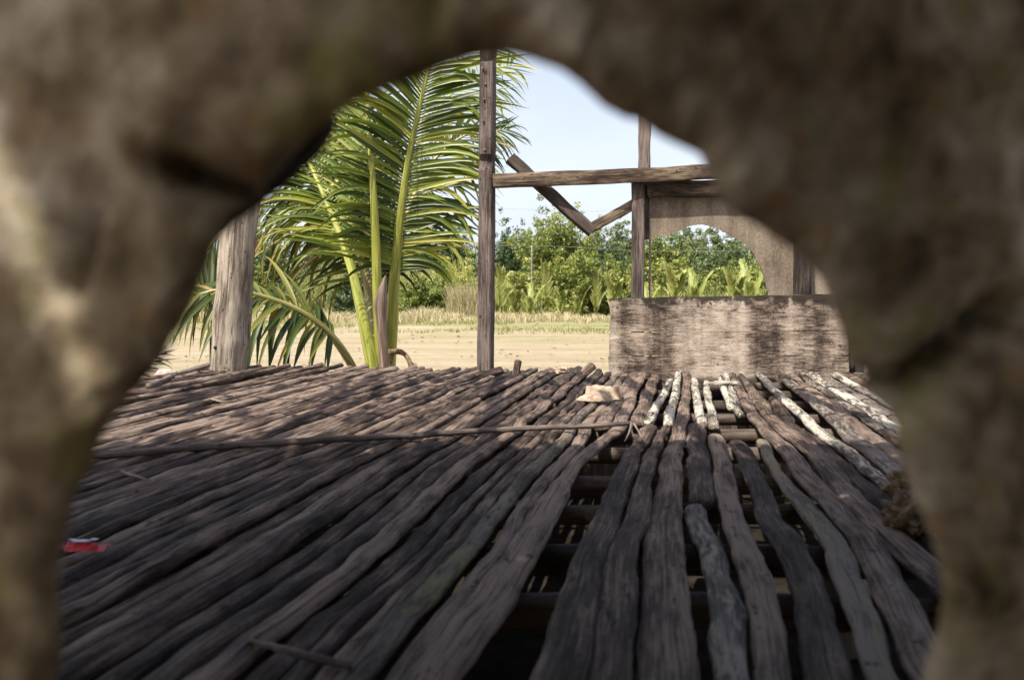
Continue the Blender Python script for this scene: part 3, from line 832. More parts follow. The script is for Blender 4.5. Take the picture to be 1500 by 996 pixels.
def dead_leaf(name, c, L, W, rot, curl, label):
    nu, nv = 34, 15; vs = []; fs = []
    for i in range(nu):
        t = i / (nu - 1); w = W * (math.sin(PI * min(1, t ** .8 * 0.97 + 0.02)) ** 0.8) * (1 + .18 * noise.noise((t * 9, 1, 0)))
        ridge = 0.18 * L * math.sin(PI * min(1, t * .92 + .02)) ** 1.4 * (1 + .25 * noise.noise((t * 6, 4, 0)))
        for j in range(nv):
            q_ = j / (nv - 1) * 2 - 1
            x = (t - .5) * L + .02 * q_ * noise.noise((t * 3, q_, 1)); y = q_ * w * .5
            ee = 1 + .25 * noise.noise((t * 16, q_ * 2, 3)) * abs(q_)
            z = ridge * (1 - abs(q_ - .12) ** 1.15 * .95) + 0.012 * noise.noise((t * 9, q_ * 4, 2)) + 0.006 * noise.noise((t * 22, q_ * 7, 2)) + (.09 * max(0, q_ - .35) if t > .3 else 0)
            q = Vector((x, y * ee, max(0.0, z))); q.rotate(Matrix.Rotation(rot, 3, 'Z'))
            vs.append(c + q)
    for i in range(nu - 1):
        for j in range(nv - 1):
            a = i * nv + j; fs.append((a, a + 1, a + nv + 1, a + nv))
    mb = MB(); mb.add(vs, fs)
    o = mb.build(name, M['dead_leaf']); tag(o, label, 'dead leaf')
    m = o.modifiers.new('thickness', 'SOLIDIFY'); m.thickness = 0.003
    return o
dead_leaf('dead_leaf', g(876, 586, .024), 0.22, 0.12, 0.10, 0.55, 'curled pale brown dead leaf lying on the far slats')

# dry husk pieces at the right, against the wall's hole
blob('husk', g(1338, 758, .04), (0.062, 0.05, 0.045), M['husk'], 'larger crumpled brown husk lying on the slats at the right', 'husk', 3.0, 1.0, 5, 2.3)
blob('husk', g(1345, 712, .04), (0.06, 0.05, 0.05), M['husk'], 'darker crumpled husk just behind the larger one at the right', 'husk', 9.0, 1.1, 5, 2.4)
blob('chip', g(1060, 561, .028), (0.085, 0.03, 0.012), M['slat_white'], 'whitish bark chip lying across the far slats before the panel', 'bark chip', 4.0, 0.8, 4, 2.0)

# red sweet wrapper
def wrapper():
    o = thing('sweet_wrapper', 'crumpled red sweet wrapper on the slats at the far left', 'wrapper', g(120, 803, .02))
    c = g(120, 803, .03); nu, nv = 26, 10; vs = []; fs = []
    for i in range(nu):
        t = i / (nu - 1)
        w = 0.034 if 0.2 < t < 0.8 else 0.034 + 0.012 * (abs(t - .5) - .3) / .2
        if 0.15 < t < 0.22 or 0.78 < t < 0.85: w = 0.016
        for j in range(nv):
            s = j / (nv - 1) - .5
            z = 0.012 * (1 - (2 * s) ** 2) * (1 if 0.2 < t < 0.8 else 0.35) + 0.005 * noise.noise((t * 14, s * 8, 0))
            vs.append(c + Vector(((t - .5) * 0.105, s * w, z)))
    for i in range(nu - 1):
        for j in range(nv - 1):
            a = i * nv + j; fs.append((a, a + nv, a + nv + 1, a + 1))
    mb = MB(); mb.add(vs, fs); mb.build('foil', M['red'], o)
    mb = MB()
    for (u, v, ru, rv) in ((0.0, -.004, .020, .007), (0.022, .006, .009, .005), (-.022, .004, .008, .004)):
        k = 14; ring = [c + Vector((u + ru * math.cos(2 * PI * i / k), v + rv * math.sin(2 * PI * i / k), 0.0175)) for i in range(k)]
        mb.add(ring, [tuple(range(k))])
    mb.build('print', M['silver'], o)
wrapper()
rod('dry_stick', [Vector((P(462, 534, 11.5).x, 11.5 + .2, GZ + .02)), Vector((P(480, 533, 11.5).x, 11.6, GZ + .03)), Vector((P(498, 531, 11.5).x, 11.9, GZ + .02))], [.02, .02, .015], M['husk'], 'reddish dry stick lying on the sand behind the palm', 'stick', 10)

# ------------------------------------------------------------------ the near wall with the ragged hole
def near_wall():
    Y0 = 0.30; TH = 0.05
    out = [(50, 1150), (66, 1040), (70, 960), (64, 880), (76, 780), (108, 690), (150, 610), (203, 548), (238, 486), (263, 432), (286, 372), (306, 312), (318, 275), (345, 262), (372, 236), (428, 192), (482, 156), (560, 120), (640, 88), (700, 70), (752, 64), (800, 80), (850, 110), (900, 150), (942, 170), (990, 198), (1034, 218), (1052, 252), (1085, 300), (1130, 330), (1168, 355), (1204, 388), (1232, 432), (1250, 484), (1266, 530), (1300, 556), (1330, 582), (1338, 655), (1350, 715), (1374, 775), (1388, 850), (1380, 930), (1362, 1010), (1330, 1150), (1200, 1235), (900, 1265), (500, 1265), (180, 1235)]
    inn = []
    for (x, y) in out:
        d = Vector((x - 760, y - 600)); k = 1.10
        inn.append([760 + d.x * k, 600 + d.y * k])
    # the back layer shows inside the upper left of the hole
    for i, (x, y) in enumerate(out):
        if (x, y) in ((306, 312), (318, 275), (345, 262), (372, 236), (428, 192)):
            inn[i] = {306: (322, 322), 318: (338, 308), 345: (368, 288), 372: (402, 258), 428: (446, 210)}[x]
        if (x, y) == (286, 372): inn[i] = (292, 372)
        if (x, y) == (482, 156): inn[i] = (484, 160)
    N = 220
    def closed(pl):
        n = len(pl); q = []
        for i in range(N):
            t = i / N * n; k = int(t); u = t - k
            a, b, c, d = [Vector((*pl[(k + o) % n], 0)) for o in (-1, 0, 1, 2)]
            q.append(0.5 * ((2 * b) + (c - a) * u + (2 * a - 5 * b + 4 * c - d) * u * u + (3 * b - a - 3 * c + d) * u ** 3))
        return q
    fo = closed(out); bi = closed(inn)
    fo = [p + Vector((7 * fbm(i * .35, 0, 0), 7 * fbm(i * .35, 5, 0), 0)) for i, p in enumerate(fo)]
    X0, X1, Z0, Z1 = -1.25, 1.35, -0.02, 2.2
    R = 44
    cen = P(760, 600, Y0)
    def rectpt(p):
        dx = p.x - cen.x; dz = p.z - cen.z; t = 1e9
        if dx > 1e-6: t = min(t, (X1 - cen.x) / dx)
        if dx < -1e-6: t = min(t, (X0 - cen.x) / dx)
        if dz > 1e-6: t = min(t, (Z1 - cen.z) / dz)
        if dz < -1e-6: t = min(t, (Z0 - cen.z) / dz)
        return Vector((cen.x + dx * t, p.y, cen.z + dz * t))
    groove = [(P(1322, 585, Y0), P(1400, 520, Y0)), (P(1400, 520, Y0), P(1520, 430, Y0)), (P(325, 268, Y0), P(240, 240, Y0)), (P(160, 270, Y0), P(90, 420, Y0))]
    def bow(w):  # wall bent back towards its sides, shaped so the right part darkens
        sp = lambda q, k: k * math.log1p(math.exp(min(40, q / k)))
        y = min(0.34, 0.62 * sp(w.x - 0.045, 0.03)) + min(0.10, 0.28 * sp(-w.x - 0.10, 0.03)) + min(.10, 0.30 * sp(EYE - 0.09 - w.z, 0.03))
        k = (Y0 + y) / Y0 if w.length < 1.5 else 1 + y / Y0
        d = max(abs(w.x), abs(w.z - EYE)); f = 1 - min(1, max(0, (d - 0.35) / 0.5))
        k = 1 + (k - 1) * f
        return Vector((w.x * k, w.y + y * f, EYE + (w.z - EYE) * k))
    def gd(p):
        s = 0.0
        for k, (a, b) in enumerate(groove):
            ax, az, bx_, bz_ = a.x, a.z, b.x, b.z
            t = max(0, min(1, ((p.x - ax) * (bx_ - ax) + (p.z - az) * (bz_ - az)) / ((bx_ - ax) ** 2 + (bz_ - az) ** 2)))
            d = math.hypot(p.x - ax - t * (bx_ - ax), p.z - az - t * (bz_ - az))
            s = max(s, math.exp(-(d / 0.0065) ** 2) * (1.0 if k < 3 else 0.4))
        return s
    vs = []; fs = []
    for i in range(N):
        p = P(fo[i].x, fo[i].y, Y0); q = rectpt(p)
        for j in range(R):
            t = (j / (R - 1)) ** 3.0
            w = p.lerp(q, t); d = (w - p).length
            rel = 0.010 * fbm(w.x * 22, w.z * 22, 1.0, 3) + 0.016 * fbm(w.x * 6, w.z * 6, 7.0, 2) + 0.004 * fbm(w.x * 90, w.z * 90, 3.0, 2)
            w.y = Y0 - rel + 0.014 * math.exp(-d / 0.007) + 0.034 * gd(w)
            vs.append(bow(w))
    nf = N * R
    for i in range(N):
        p = P(bi[i].x, bi[i].y, Y0 + TH); q = rectpt(p)
        for j in range(8):
            w = p.lerp(q, (j / 7) ** 1.5); w.y = Y0 + TH + 0.004 * fbm(w.x * 20, w.z * 20)
            vs.append(bow(w))
    for i in range(N):
        k = (i + 1) % N
        for j in range(R - 1):
            fs.append((i * R + j, i * R + j + 1, k * R + j + 1, k * R + j))
        for j in range(7):
            fs.append((nf + i * 8 + j, nf + k * 8 + j, nf + k * 8 + j + 1, nf + i * 8 + j + 1))
        fs.append((i * R, k * R, nf + k * 8, nf + i * 8))
        fs.append((i * R + R - 1, nf + i * 8 + 7, nf + k * 8 + 7, k * R + R - 1))
    mb = MB(); mb.add(vs, fs)
    o = mb.build('rough_wall', M['wall'], sharp=60)
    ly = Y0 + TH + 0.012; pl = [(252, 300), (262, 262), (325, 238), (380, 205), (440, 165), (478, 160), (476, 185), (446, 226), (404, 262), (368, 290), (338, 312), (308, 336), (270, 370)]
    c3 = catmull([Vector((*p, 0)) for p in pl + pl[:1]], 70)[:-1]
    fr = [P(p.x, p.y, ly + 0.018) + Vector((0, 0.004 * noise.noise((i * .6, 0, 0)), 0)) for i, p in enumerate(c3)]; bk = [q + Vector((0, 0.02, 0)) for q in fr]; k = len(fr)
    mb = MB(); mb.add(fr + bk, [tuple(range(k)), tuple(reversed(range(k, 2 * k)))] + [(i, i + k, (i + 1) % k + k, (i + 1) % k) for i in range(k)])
    mb.build('recess_shade_layer', M['inner'], o, smooth=False)  # layer behind the hole's edge, recess shade put into its near-black colour
    tag(o, 'rough mottled grey brown wall with moss patches and a large ragged hole framing the view', 'wall')
near_wall()

# unseen thatch added over the near end to shade the wall and nearest slats
def shade_roof():
    o = thing('added_thatch', 'ragged unseen thatch with bare battens above the picture, added to shade the near deck', 'shade_roof', (0, 0.5, 2.2))
    r = random.Random(5)
    def strip(mb, x, y0, y1, w, z):
        dx = r.uniform(-.06, .06)
        mb.add([(x - w / 2, y0, z), (x + w / 2, y0, z), (x + w / 2 + dx, y1, z - .06), (x - w / 2 + dx, y1, z - .06), (x - w / 2, y0, z + .004), (x + w / 2, y0, z + .004), (x + w / 2 + dx, y1, z - .056), (x - w / 2 + dx, y1, z - .056)],
               [(0, 3, 2, 1), (4, 5, 6, 7), (0, 1, 5, 4), (1, 2, 6, 5), (2, 3, 7, 6), (3, 0, 4, 7)])
    mb = MB()
    for k in range(11):
        y = ROOF[0] + k * (ROOF[1] - ROOF[0]) / 11; x = -3.5
        while x < 3.2:
            w = r.uniform(.04, .09)
            if not (x < -0.88 and y < -0.58): strip(mb, x, y, y + r.uniform(.42, .62), w, 2.30 + .012 * k)
            x += w * .62
    x = -3.5
    while x < 3.2:
        w = r.uniform(.02, .06)
        if r.random() < .8: strip(mb, x, ROOF[1] - .1, ROOF[1] + .12 + .45 * abs(noise.noise((x * 1.1, 3, 0))) + .2 * r.random(), w, 2.42)
        x += w * 1.1
    mb.build('thatch', M['thatch'], o, smooth=False)
    mb = MB()  # loose leaf strips, battens and rafters added to dapple the deck below
    for k in range(110):
        x = r.uniform(-3.6, 3.0); y = r.uniform(1.9, 3.75)
        if noise.noise((x * .9, y * .9, 4)) + 0.25 * r.random() < -0.02 + (y - 1.9) * .10: continue
        strip(mb, x, y, y + r.uniform(.3, .6), r.uniform(.03, .08), 2.42 + .01 * r.random())
    mb.build('dapple_leaf', M['thatch'], o, smooth=False)
    for y in np.arange(2.3, 4.1, .55):
        mb = MB(); sweep(mb, [Vector((x, y, 2.36)) for x in np.linspace(-3.6, 3.1, 12)], rrect(.1), .028, .025, rough=.004); mb.build('batten', M['post'], o)
    for x in np.arange(-3.4, 3.1, .8):
        mb = MB(); sweep(mb, [Vector((x, y, 2.31)) for y in np.linspace(-1.2, 4.05, 12)], rrect(.1), .06, .06, rough=.004); mb.build('rafter', M['post'], o)
    for x in (-3.2, 2.95):
        mb = MB(); sweep(mb, [Vector((x, 0.9, z)) for z in np.linspace(GZ, 2.30, 10)], circ(8), 0.05, 0.05, up=(0, 1, 0), rough=0.01)
        mb.build('shade_roof_post', M['post'], o)
ROOF = (-1.25, 1.35)
shade_roof()

def shade_room():
    # unseen room added on the camera side to darken the near wall
    mb = MB()
    for i in range(16):
        x = -2.2 + i * 0.2
        sweep(mb, [Vector((x, y, -0.02)) for y in np.linspace(-2.6, 0.24, 8)], rrect(.1), 0.19, 0.03, rough=0.003)
    o = mb.build('floor', M['slat']); o['kind'] = 'structure'  # unseen floor, added dark to dim the wall's lower part
    mb = MB(); vs = []; fs = []
    ys = np.linspace(-0.42, 0.27, 30); zs = np.linspace(0, 2.2, 30)
    for k in (0, 1):
        for y in ys:
            for z in zs: vs.append((0.31 + 0.04 * k + 0.01 * fbm(y * 5, z * 5), y, z))
    n = len(zs); N = len(ys) * n
    for i in range(len(ys) - 1):
        for j in range(n - 1):
            a = i * n + j; fs.append((a, a + n, a + n + 1, a + 1)); fs.append((N + a, N + a + 1, N + a + n + 1, N + a + n))
    mb.add(vs, fs); tag(mb.build('side_shade_wall', M['joist']), 'unseen dark side wall added to shade the right part of the near wall', 'wall')
    mb = MB(); vs = []; fs = []
    xs = np.linspace(-0.34, 0.305, 30)
    for k in (0, 1):
        for x in xs:
            for z in zs: vs.append((x, -0.42 - 0.04 * k + 0.01 * fbm(x * 5, z * 5), z))
    N = len(xs) * n
    for i in range(len(xs) - 1):
        for j in range(n - 1):
            a = i * n + j; fs.append((a, a + n, a + n + 1, a + 1)); fs.append((N + a, N + a + 1, N + a + n + 1, N + a + n))
    mb.add(vs, fs); tag(mb.build('back_shade_wall', M['joist']), 'unseen dark back wall added behind the viewer to shade the near wall', 'wall')
shade_room()

# ------------------------------------------------------------------ vegetation beyond the sand
def leaf_cloud(name, blobs, n, size, mat, parent=None, flat=0.3, seed=0, stretch=1.6, tint=0.45, tj=0.24, loc=None, shell=0.55):
    """leaf sized faces through the volume of several lumps; blobs = (x, y, z, rx, ry, rz)"""
    r = np.random.default_rng(seed + 100)
    B = np.array([b[:6] for b in blobs], float)
    vol = (B[:, 3] * B[:, 4] * B[:, 5]) ** 0.62
    idx = r.choice(len(B), n, p=vol / vol.sum())
    d = r.normal(size=(n, 3)); d /= np.linalg.norm(d, axis=1)[:, None]
    rad = shell + (1 - shell) * r.random(n) ** 0.6
    rad *= 1 + 0.16 * np.sin(d[:, 0] * 5 + idx) * np.cos(d[:, 2] * 6 + idx * 1.7) + r.normal(size=n) * 0.07
    c = B[idx, :3] + d * B[idx, 3:6] * rad[:, None]
    nr = d * 0.8 + r.normal(size=(n, 3)) * 0.75 + np.array([0, 0, flat]); nr /= np.linalg.norm(nr, axis=1)[:, None]
    tmp = r.normal(size=(n, 3)) + np.array([0, 0, -0.5]); a = np.cross(nr, tmp); a /= np.linalg.norm(a, axis=1)[:, None]
    b = np.cross(nr, a)
    s = size * (0.6 + 0.8 * r.random(n))[:, None]
    la = b * s * stretch * 0.5; wa = a * s * 0.34
    v = np.stack([c - la, c + wa + nr * s * .06, c + la - nr * s * .12, c - wa + nr * s * .06], 1).reshape(-1, 3)
    f = np.arange(n * 4).reshape(n, 4)
    me = bpy.data.meshes.new(name)
    me.vertices.add(n * 4); me.vertices.foreach_set('co', v.astype(np.float32).ravel())
    me.loops.add(n * 4); me.loops.foreach_set('vertex_index', f.ravel().astype(np.int32))
    me.polygons.add(n); me.polygons.foreach_set('loop_start', np.arange(0, n * 4, 4, dtype=np.int32))
    me.update(calc_edges=True)
    bt = r.normal(size=len(B)) * 0.15
    t = np.clip(tint + bt[idx] + r.normal(size=n) * tj, 0, 1)
    at = me.attributes.new('tint', 'FLOAT', 'POINT'); at.data.foreach_set('value', np.repeat(t, 4).astype(np.float32))
    return link(name, me, mat, parent)

def lumps(cx, cy, z0, w, d, h, n, seed, top=0.5):
    """random lumps filling a crown w wide, d deep, from z0 up to z0+h"""
    r = random.Random(seed); L = []
    for i in range(n):
        t = (i + 0.5) / n
        zz = z0 + h * (0.12 + 0.78 * r.random())
        k = 1 - 0.55 * max(0, (zz - z0) / h - top) / (1 - top)
        L.append((cx + r.uniform(-.5, .5) * w * k * .8, cy + r.uniform(-.5, .5) * d, zz, w * r.uniform(.12, .25), d * r.uniform(.16, .26), h * r.uniform(.10, .19)))
    for i in range(n):
        # small outlying sprays that break up the outline
        b = L[r.randrange(n)]; a = r.uniform(0, PI); k = r.uniform(.8, 1.35)
        L.append((b[0] + math.cos(a) * b[3] * k, b[1] + r.uniform(-.5, .5) * b[4], b[2] + math.sin(a) * b[5] * k, w * r.uniform(.04, .09), d * .1, h * r.uniform(.03, .07)))
    return L

def sprays(cx, cy, z0, w, d, h, n, seed, spread=1.0):
    """small leaf lumps strung along upward and outward arching branches: an airy crown"""
    r = random.Random(seed); L = []
    for i in range(n):
        az = r.uniform(0, 2 * PI); out = w * .5 * r.uniform(.15, 1.0) ** .8; hh = h * (1.12 - .5 * (out / (w * .5)) ** 2) * r.uniform(.5, 1.0)
        bx, by = math.cos(az) * out, math.sin(az) * out * d / w
        for j in range(5):
            t = .35 + .65 * j / 4
            L.append((cx + bx * t ** 1.3, cy + by * t ** 1.3, z0 + hh * t ** .8 - .06 * h * max(0, t - .75) * 4 * (out / w), (.13 - .085 * t) * w * r.uniform(.7, 1.3), (.13 - .085 * t) * d * r.uniform(.7, 1.3), (.115 - .075 * t) * h * r.uniform(.7, 1.3)))
    return L

def wpx(px, Y): return (px - CX) / F * Y
def zpx(py, Y): return EYE - (py - HY) / F * Y

def bush(px, Y, wpix, top, n, size, mat, label, seed, name='bush', cat='bush', tint=0.45, nl=11, group=None):
    x = wpx(px, Y); w = wpix / F * Y; h = zpx(top, Y) - GZ
    o = thing(name, label, cat, (x, Y, GZ), group)
    leaf_cloud('foliage', sprays(x, Y, GZ, w, w * .7, h, 30, seed) + lumps(x, Y, GZ, w * .9, w * .6, h * .75, nl, seed), int(n * 2.3), size * .66, M[mat], o, seed=seed, tint=tint)
    mb = MB(); r = random.Random(seed)
    for k in range(4):
        q = Vector((x + r.uniform(-.3, .3) * w, Y + r.uniform(-.2, .2) * w, GZ + h * .7))
        sweep(mb, catmull([Vector((x + r.uniform(-.1, .1) * w, Y, GZ - .05)), Vector((x + (q.x - x) * .4, Y, GZ + h * .3)), q], 8), circ(5), [.04, .04, .035, .03, .03, .025, .02, .01], .03)
    mb.build('stem', M['trunk'], o)
    return o

def tree(px, Y, wpix, top, bot, n, size, mat, label, seed, name='tree', tint=0.45, nl=16, stretch=1.6, group=None):
    x = wpx(px, Y); w = wpix / F * Y; zt = zpx(top, Y); zb = zpx(bot, Y)
    o = thing(name, label, 'tree', (x, Y, GZ), group)
    L = sprays(x, Y, zb, w, w * .75, (zt - zb) * 1.06, 60, seed)
    leaf_cloud('crown', L, int(n * 3.2), size * .60, M[mat], o, seed=seed, tint=tint, stretch=stretch)
    mb = MB(); hub = Vector((x, Y, zb + (zt - zb) * .35))
    sweep(mb, catmull([Vector((x, Y, GZ - .1)), Vector((x + .1, Y, (GZ + hub.z) / 2)), hub], 12), circ(7), [.16 - .007 * i for i in range(12)], [.16 - .007 * i for i in range(12)], up=(0, 1, 0))
    for b in L[3:60:8]:
        q = Vector(b[:3]); sweep(mb, catmull([hub - Vector((0, 0, .4)), hub.lerp(q, .5) + Vector((0, 0, -.15)), q], 8), circ(5), [.07, .06, .05, .045, .04, .03, .02, .01], .04)
    mb.build('trunk', M['trunk'], o)
    return o

# tall trees at the back
TR = [
 (655, 60, 170, 330, 455, 8000, .26, 'dark', 'dark leafy tree showing through the fronds left of the left square post', .50),
 (748, 60, 96, 322, 445, 7500, .22, 'dark', 'dark green round tree just right of the left square post', .40),
 (812, 52, 140, 306, 435, 12000, .19, 'bush', 'tall light green tree whose feathery top stands below the V brace', .50),
 (880, 62, 90, 334, 440, 6500, .24, 'dark', 'dull green tree rising right below the point of the V brace', .60),
 (915, 70, 80, 326, 440, 6500, .26, 'dark', 'pale tree directly left of the middle post, haze put into its leaf tint', .75),
 (968, 58, 96, 342, 440, 7000, .22, 'bush', 'yellowish green tree at the left side of the torn hole in the sheet', .45),
 (1012, 66, 84, 334, 440, 7000, .24, 'dark', 'tree with the highest top seen through the torn hole in the sheet', .75),
 (1066, 60, 106, 340, 440, 8000, .22, 'dark', 'dense dark tree at the right side of the torn hole', .62),
 (1130, 62, 100, 345, 440, 6000, .24, 'dark', 'green tree mostly hidden behind the brown sheet', .45),
 (580, 64, 120, 350, 455, 6500, .26, 'dark', 'dark tree standing behind the stems of the palm', .45),
 (490, 58, 140, 340, 456, 6500, .26, 'dark', 'dark tree behind the drooping palm leaves left of the stems', .40),
 (390, 60, 150, 330, 456, 6500, .28, 'dark', 'dark tree behind the log post and the low frond', .35),
 (275, 62, 150, 335, 456, 4800, .28, 'dark', 'dark tree at the far left beside the wall edge', .35),
 (1240, 62, 130, 330, 440, 3000, .3, 'dark', 'dark tree behind the right end of the brown sheet', .4),
]
for i, (px, Y, w, top, bot, n, s, mat, lab, ti) in enumerate(TR):
    tree(px, Y, w, top, bot, n, s, mat, lab, 40 + i, tint=ti, group='trees beyond the sand flat')
# undergrowth
BU = [
 (838, 43.5, 130, 368, 13000, .15, 'bush', 'broad bright green bush below the V brace', .52),
 (905, 46, 100, 372, 9000, .15, 'bush', 'green bush behind the left end of the plank panel and middle post', .45),
 (762, 48, 110, 382, 9000, .15, 'bush', 'pale bush behind the nipa palms right of the left square post', .72),
 (622, 43.5, 100, 402, 9500, .14, 'bush', 'rounded green bush right of the palm stems', .42),
 (676, 47, 120, 376, 10000, .15, 'bush', 'pale yellowish bush directly left of the left square post', .85),
 (585, 48, 100, 385, 7000, .16, 'bush', 'pale green bush seen between the palm stems', .70),
 (515, 44, 80, 400, 6000, .15, 'dark', 'dark low bush at the sand edge left of the palm stems', .32),
 (445, 46, 100, 395, 6000, .16, 'dark', 'dark bush behind the hanging leaflets of the low frond', .45),
 (365, 47, 100, 390, 6000, .16, 'bush', 'green bush right behind the log post', .40),
 (270, 47, 120, 395, 6000, .16, 'dark', 'dark green bush at the far left of the sand', .40),
 (985, 49, 100, 378, 8500, .15, 'bush', 'green bush in the left half of the torn hole', .62),
 (1060, 50, 110, 376, 9000, .15, 'bush', 'green bush in the right half of the torn hole', .40),
 (1120, 49, 80, 370, 6000, .15, 'bush', 'green bush filling the right edge of the torn hole', .55),
]
for i, (px, Y, w, top, n, s, mat, lab, ti) in enumerate(BU):
    bush(px, Y, w, top, n, s, mat, lab, 70 + i, tint=ti, group='bushes at the sand edge')
# far wood beyond
fw = leaf_cloud('far_wood', [(random.uniform(-75, 75), 105 + random.uniform(0, 25), random.uniform(0.5, 6.5), random.uniform(3, 6), 4, random.uniform(1.6, 3.0)) for _ in range(110)], 26000, .55, M['dark'], None, seed=5, tint=.55)
tag(fw, 'far belt of woodland closing the view behind the trees', 'woodland', kind='stuff')

# nipa palms: upright pale fronds from the ground
def nipa_mesh(h, seed):
    r = random.Random(seed); lv = Leaves(); mb = MB(); nf = r.randint(4, 6)
    for k in range(nf):
        az = 2 * PI * k / nf + r.uniform(-.4, .4); lean = r.uniform(0.05, 0.45); H = h * r.uniform(0.5, 1.08)
        tip = Vector((math.cos(az) * lean * H, math.sin(az) * lean * H, H))
        p = catmull([Vector((math.cos(az) * .08, math.sin(az) * .08, 0)), Vector((tip.x * .22, tip.y * .22, H * .4)), Vector((tip.x * .6, tip.y * .6, H * .8)), tip], 16)
        sweep(mb, p, circ(5), [.035 - .0018 * i for i in range(16)], [.03 - .0015 * i for i in range(16)], up=(0.3, 1, 0))
        ti = r.uniform(.25, .8)
        for i in range(4, 16):
            for sub in (0, .5):
                q = p[i - 1].lerp(p[i], sub); t = (p[i] - p[i - 1]).normalized()
                f = Vector((math.cos(az), math.sin(az), 0.4)); side = t.cross(f).normalized(); u = (i + sub - 4) / 12
                for sg in (1, -1):
                    a = math.radians(30 - 10 * u) + r.uniform(-.10, .10)
                    d = side * sg * math.sin(a) + t * math.cos(a)
                    lv.leaflet(q, d, (f + Vector((r.uniform(-.4, .4), r.uniform(-.4, .4), .2))).normalized(), h * .25 * (1 - .45 * u) * r.uniform(.8, 1.15), .13, 0.25 * r.uniform(.3, 1.8), min(1, max(0, ti + r.gauss(0, .12))), segs=3)
    return lv, mb
protos = []
for k in range(3):
    o = thing('nipa_palm', 'x', 'palm', (0, 44, GZ), 'nipa palms at the sand edge')
    lv, mb = nipa_mesh(2.6, 200 + k)
    f = mb.build('frond_stems', M['stem'], o); f.matrix_parent_inverse = Matrix.Identity(4)
    l = lv.build('leaves', M['nipa'], o); l.matrix_parent_inverse = Matrix.Identity(4)
    protos.append([o, f, l])
NP = [(733, 44, 1.00, 'nipa palm closest to the right side of the left square post'), (757, 45, 1.12, 'second nipa palm right of the left square post'), (777, 43.5, .95, 'nipa palm in front of the thin utility pole'),
 (800, 45, 1.22, 'tall narrow nipa palm just right of the utility pole'), (822, 43, .82, 'low nipa palm in front of the broad bright bush'), (846, 44, .9, 'nipa palm left of the dark hollow below the V brace'), (872, 45, .85, 'nipa palm next to the top left corner of the plank panel'),
 (900, 44, .95, 'nipa palm directly left of the middle post above the panel'), (948, 45, 1.02, 'nipa palm at the left edge of the torn hole, beside the middle post'), (968, 46, .9, 'short nipa palm in the left part of the torn hole'),
 (990, 44.5, 1.30, 'tallest nipa palm in the torn hole, with a broad upright frond'), (1018, 46, 1.2, 'leaning nipa palm in the middle of the torn hole'), (1046, 46, .88, 'short pale nipa palm right of the middle of the torn hole'),
 (1076, 45, .95, 'nipa palm in the right part of the torn hole'), (1098, 44.5, 1.12, 'nipa palm nearest the right edge of the torn hole'), (1122, 45.5, .95, 'nipa palm half hidden by the right edge of the torn hole'),
 (708, 46, .95, 'nipa palm peeping out behind the left square post'), (660, 47, .9, 'nipa palm behind the tall dry grass clump'), (610, 47, .85, 'nipa palm right of the palm stems')]
for i, (px, Y, s, lab) in enumerate(NP):
    o, f, l = protos[i % 3]
    if i >= 3:
        o2 = o.copy(); COL.objects.link(o2)
        for ch in (f, l):
            c = ch.copy(); COL.objects.link(c); c.parent = o2; c.matrix_parent_inverse = Matrix.Identity(4)
        o = o2
    Y -= 1.6
    o.location = (wpx(px, Y), Y, GZ); o.rotation_euler = (0, 0, i * 2.1); s *= (1.0, .72, .9, .62, 1.12, .8, .7)[(i * 3) % 7]; o.scale = (s * 1.02, s * 1.02, s); o['label'] = lab

# grasses
def grass(name, n, xr, yr, h, mat, seed, label, cat, kind=None, w=0.03, lean=0.5, tint=.5, dens=None, top=None, front=None):
    r = np.random.default_rng(seed)
    x = r.uniform(xr[0], xr[1], n); y = r.uniform(yr[0], yr[1], n)
    if dens is not None:
        k = np.array([noise.noise((a * dens, b * dens * 1.6, seed)) for a, b in zip(x, y)]); keep = k > 0.0; x = x[keep]; y = y[keep]; n = len(x)
    if front is not None:
        e = np.array([front * (0.6 * noise.noise((a * .25, seed, 0)) + 0.5 * noise.noise((a * 1.1, seed, 2))) for a in x]); y = y + e
    if top is not None:
        cx, cy, rx, ry = top; a = r.uniform(0, 2 * PI, n); q = np.sqrt(r.random(n)); x = cx + rx * q * np.cos(a); y = cy + ry * q * np.sin(a)
    hh = h * r.uniform(.5, 1.15, n); a = r.uniform(0, 2 * PI, n)
    if front is not None: hh = hh * np.array([max(.35, 1 + 1.1 * noise.noise((q * .35, 3, seed)) + .5 * noise.noise((q * 1.3, 3, seed))) for q in x])
    le = r.uniform(0, lean, n) * hh
    dx = np.cos(a) * le; dy = np.sin(a) * le; b = r.uniform(0, 2 * PI, n); wx = np.cos(b) * w * .5; wy = np.sin(b) * w * .5 * .3
    z = np.full(n, GZ - .02)
    v = np.stack([np.stack([x - wx, y - wy, z], 1), np.stack([x + wx, y + wy, z], 1), np.stack([x + wx * .8 + dx * .35, y + wy + dy * .35, z + hh * .6], 1), np.stack([x - wx * .8 + dx * .35, y - wy + dy * .35, z + hh * .6], 1), np.stack([x + dx, y + dy, z + hh], 1)], 1).reshape(-1, 3)
    fs = []
    for i in range(n):
        k = i * 5; fs += [(k, k + 1, k + 2, k + 3), (k + 3, k + 2, k + 4)]
    me = bpy.data.meshes.new(name); me.from_pydata(v.tolist(), [], fs)
    t = np.clip(tint + r.normal(size=n) * .22, 0, 1)
    at = me.attributes.new('tint', 'FLOAT', 'POINT'); at.data.foreach_set('value', np.repeat(t, 5).astype(np.float32))
    o = link(name, me, M[mat]); tag(o, label, cat, None, kind); return o
grass('dry_grass', 26000, (-24, 22), (36.0, 45), .42, 'straw', 1, 'straw coloured dry grass along the foot of the bushes', 'grass', 'stuff', w=.05, lean=1.1, tint=.62, front=6)
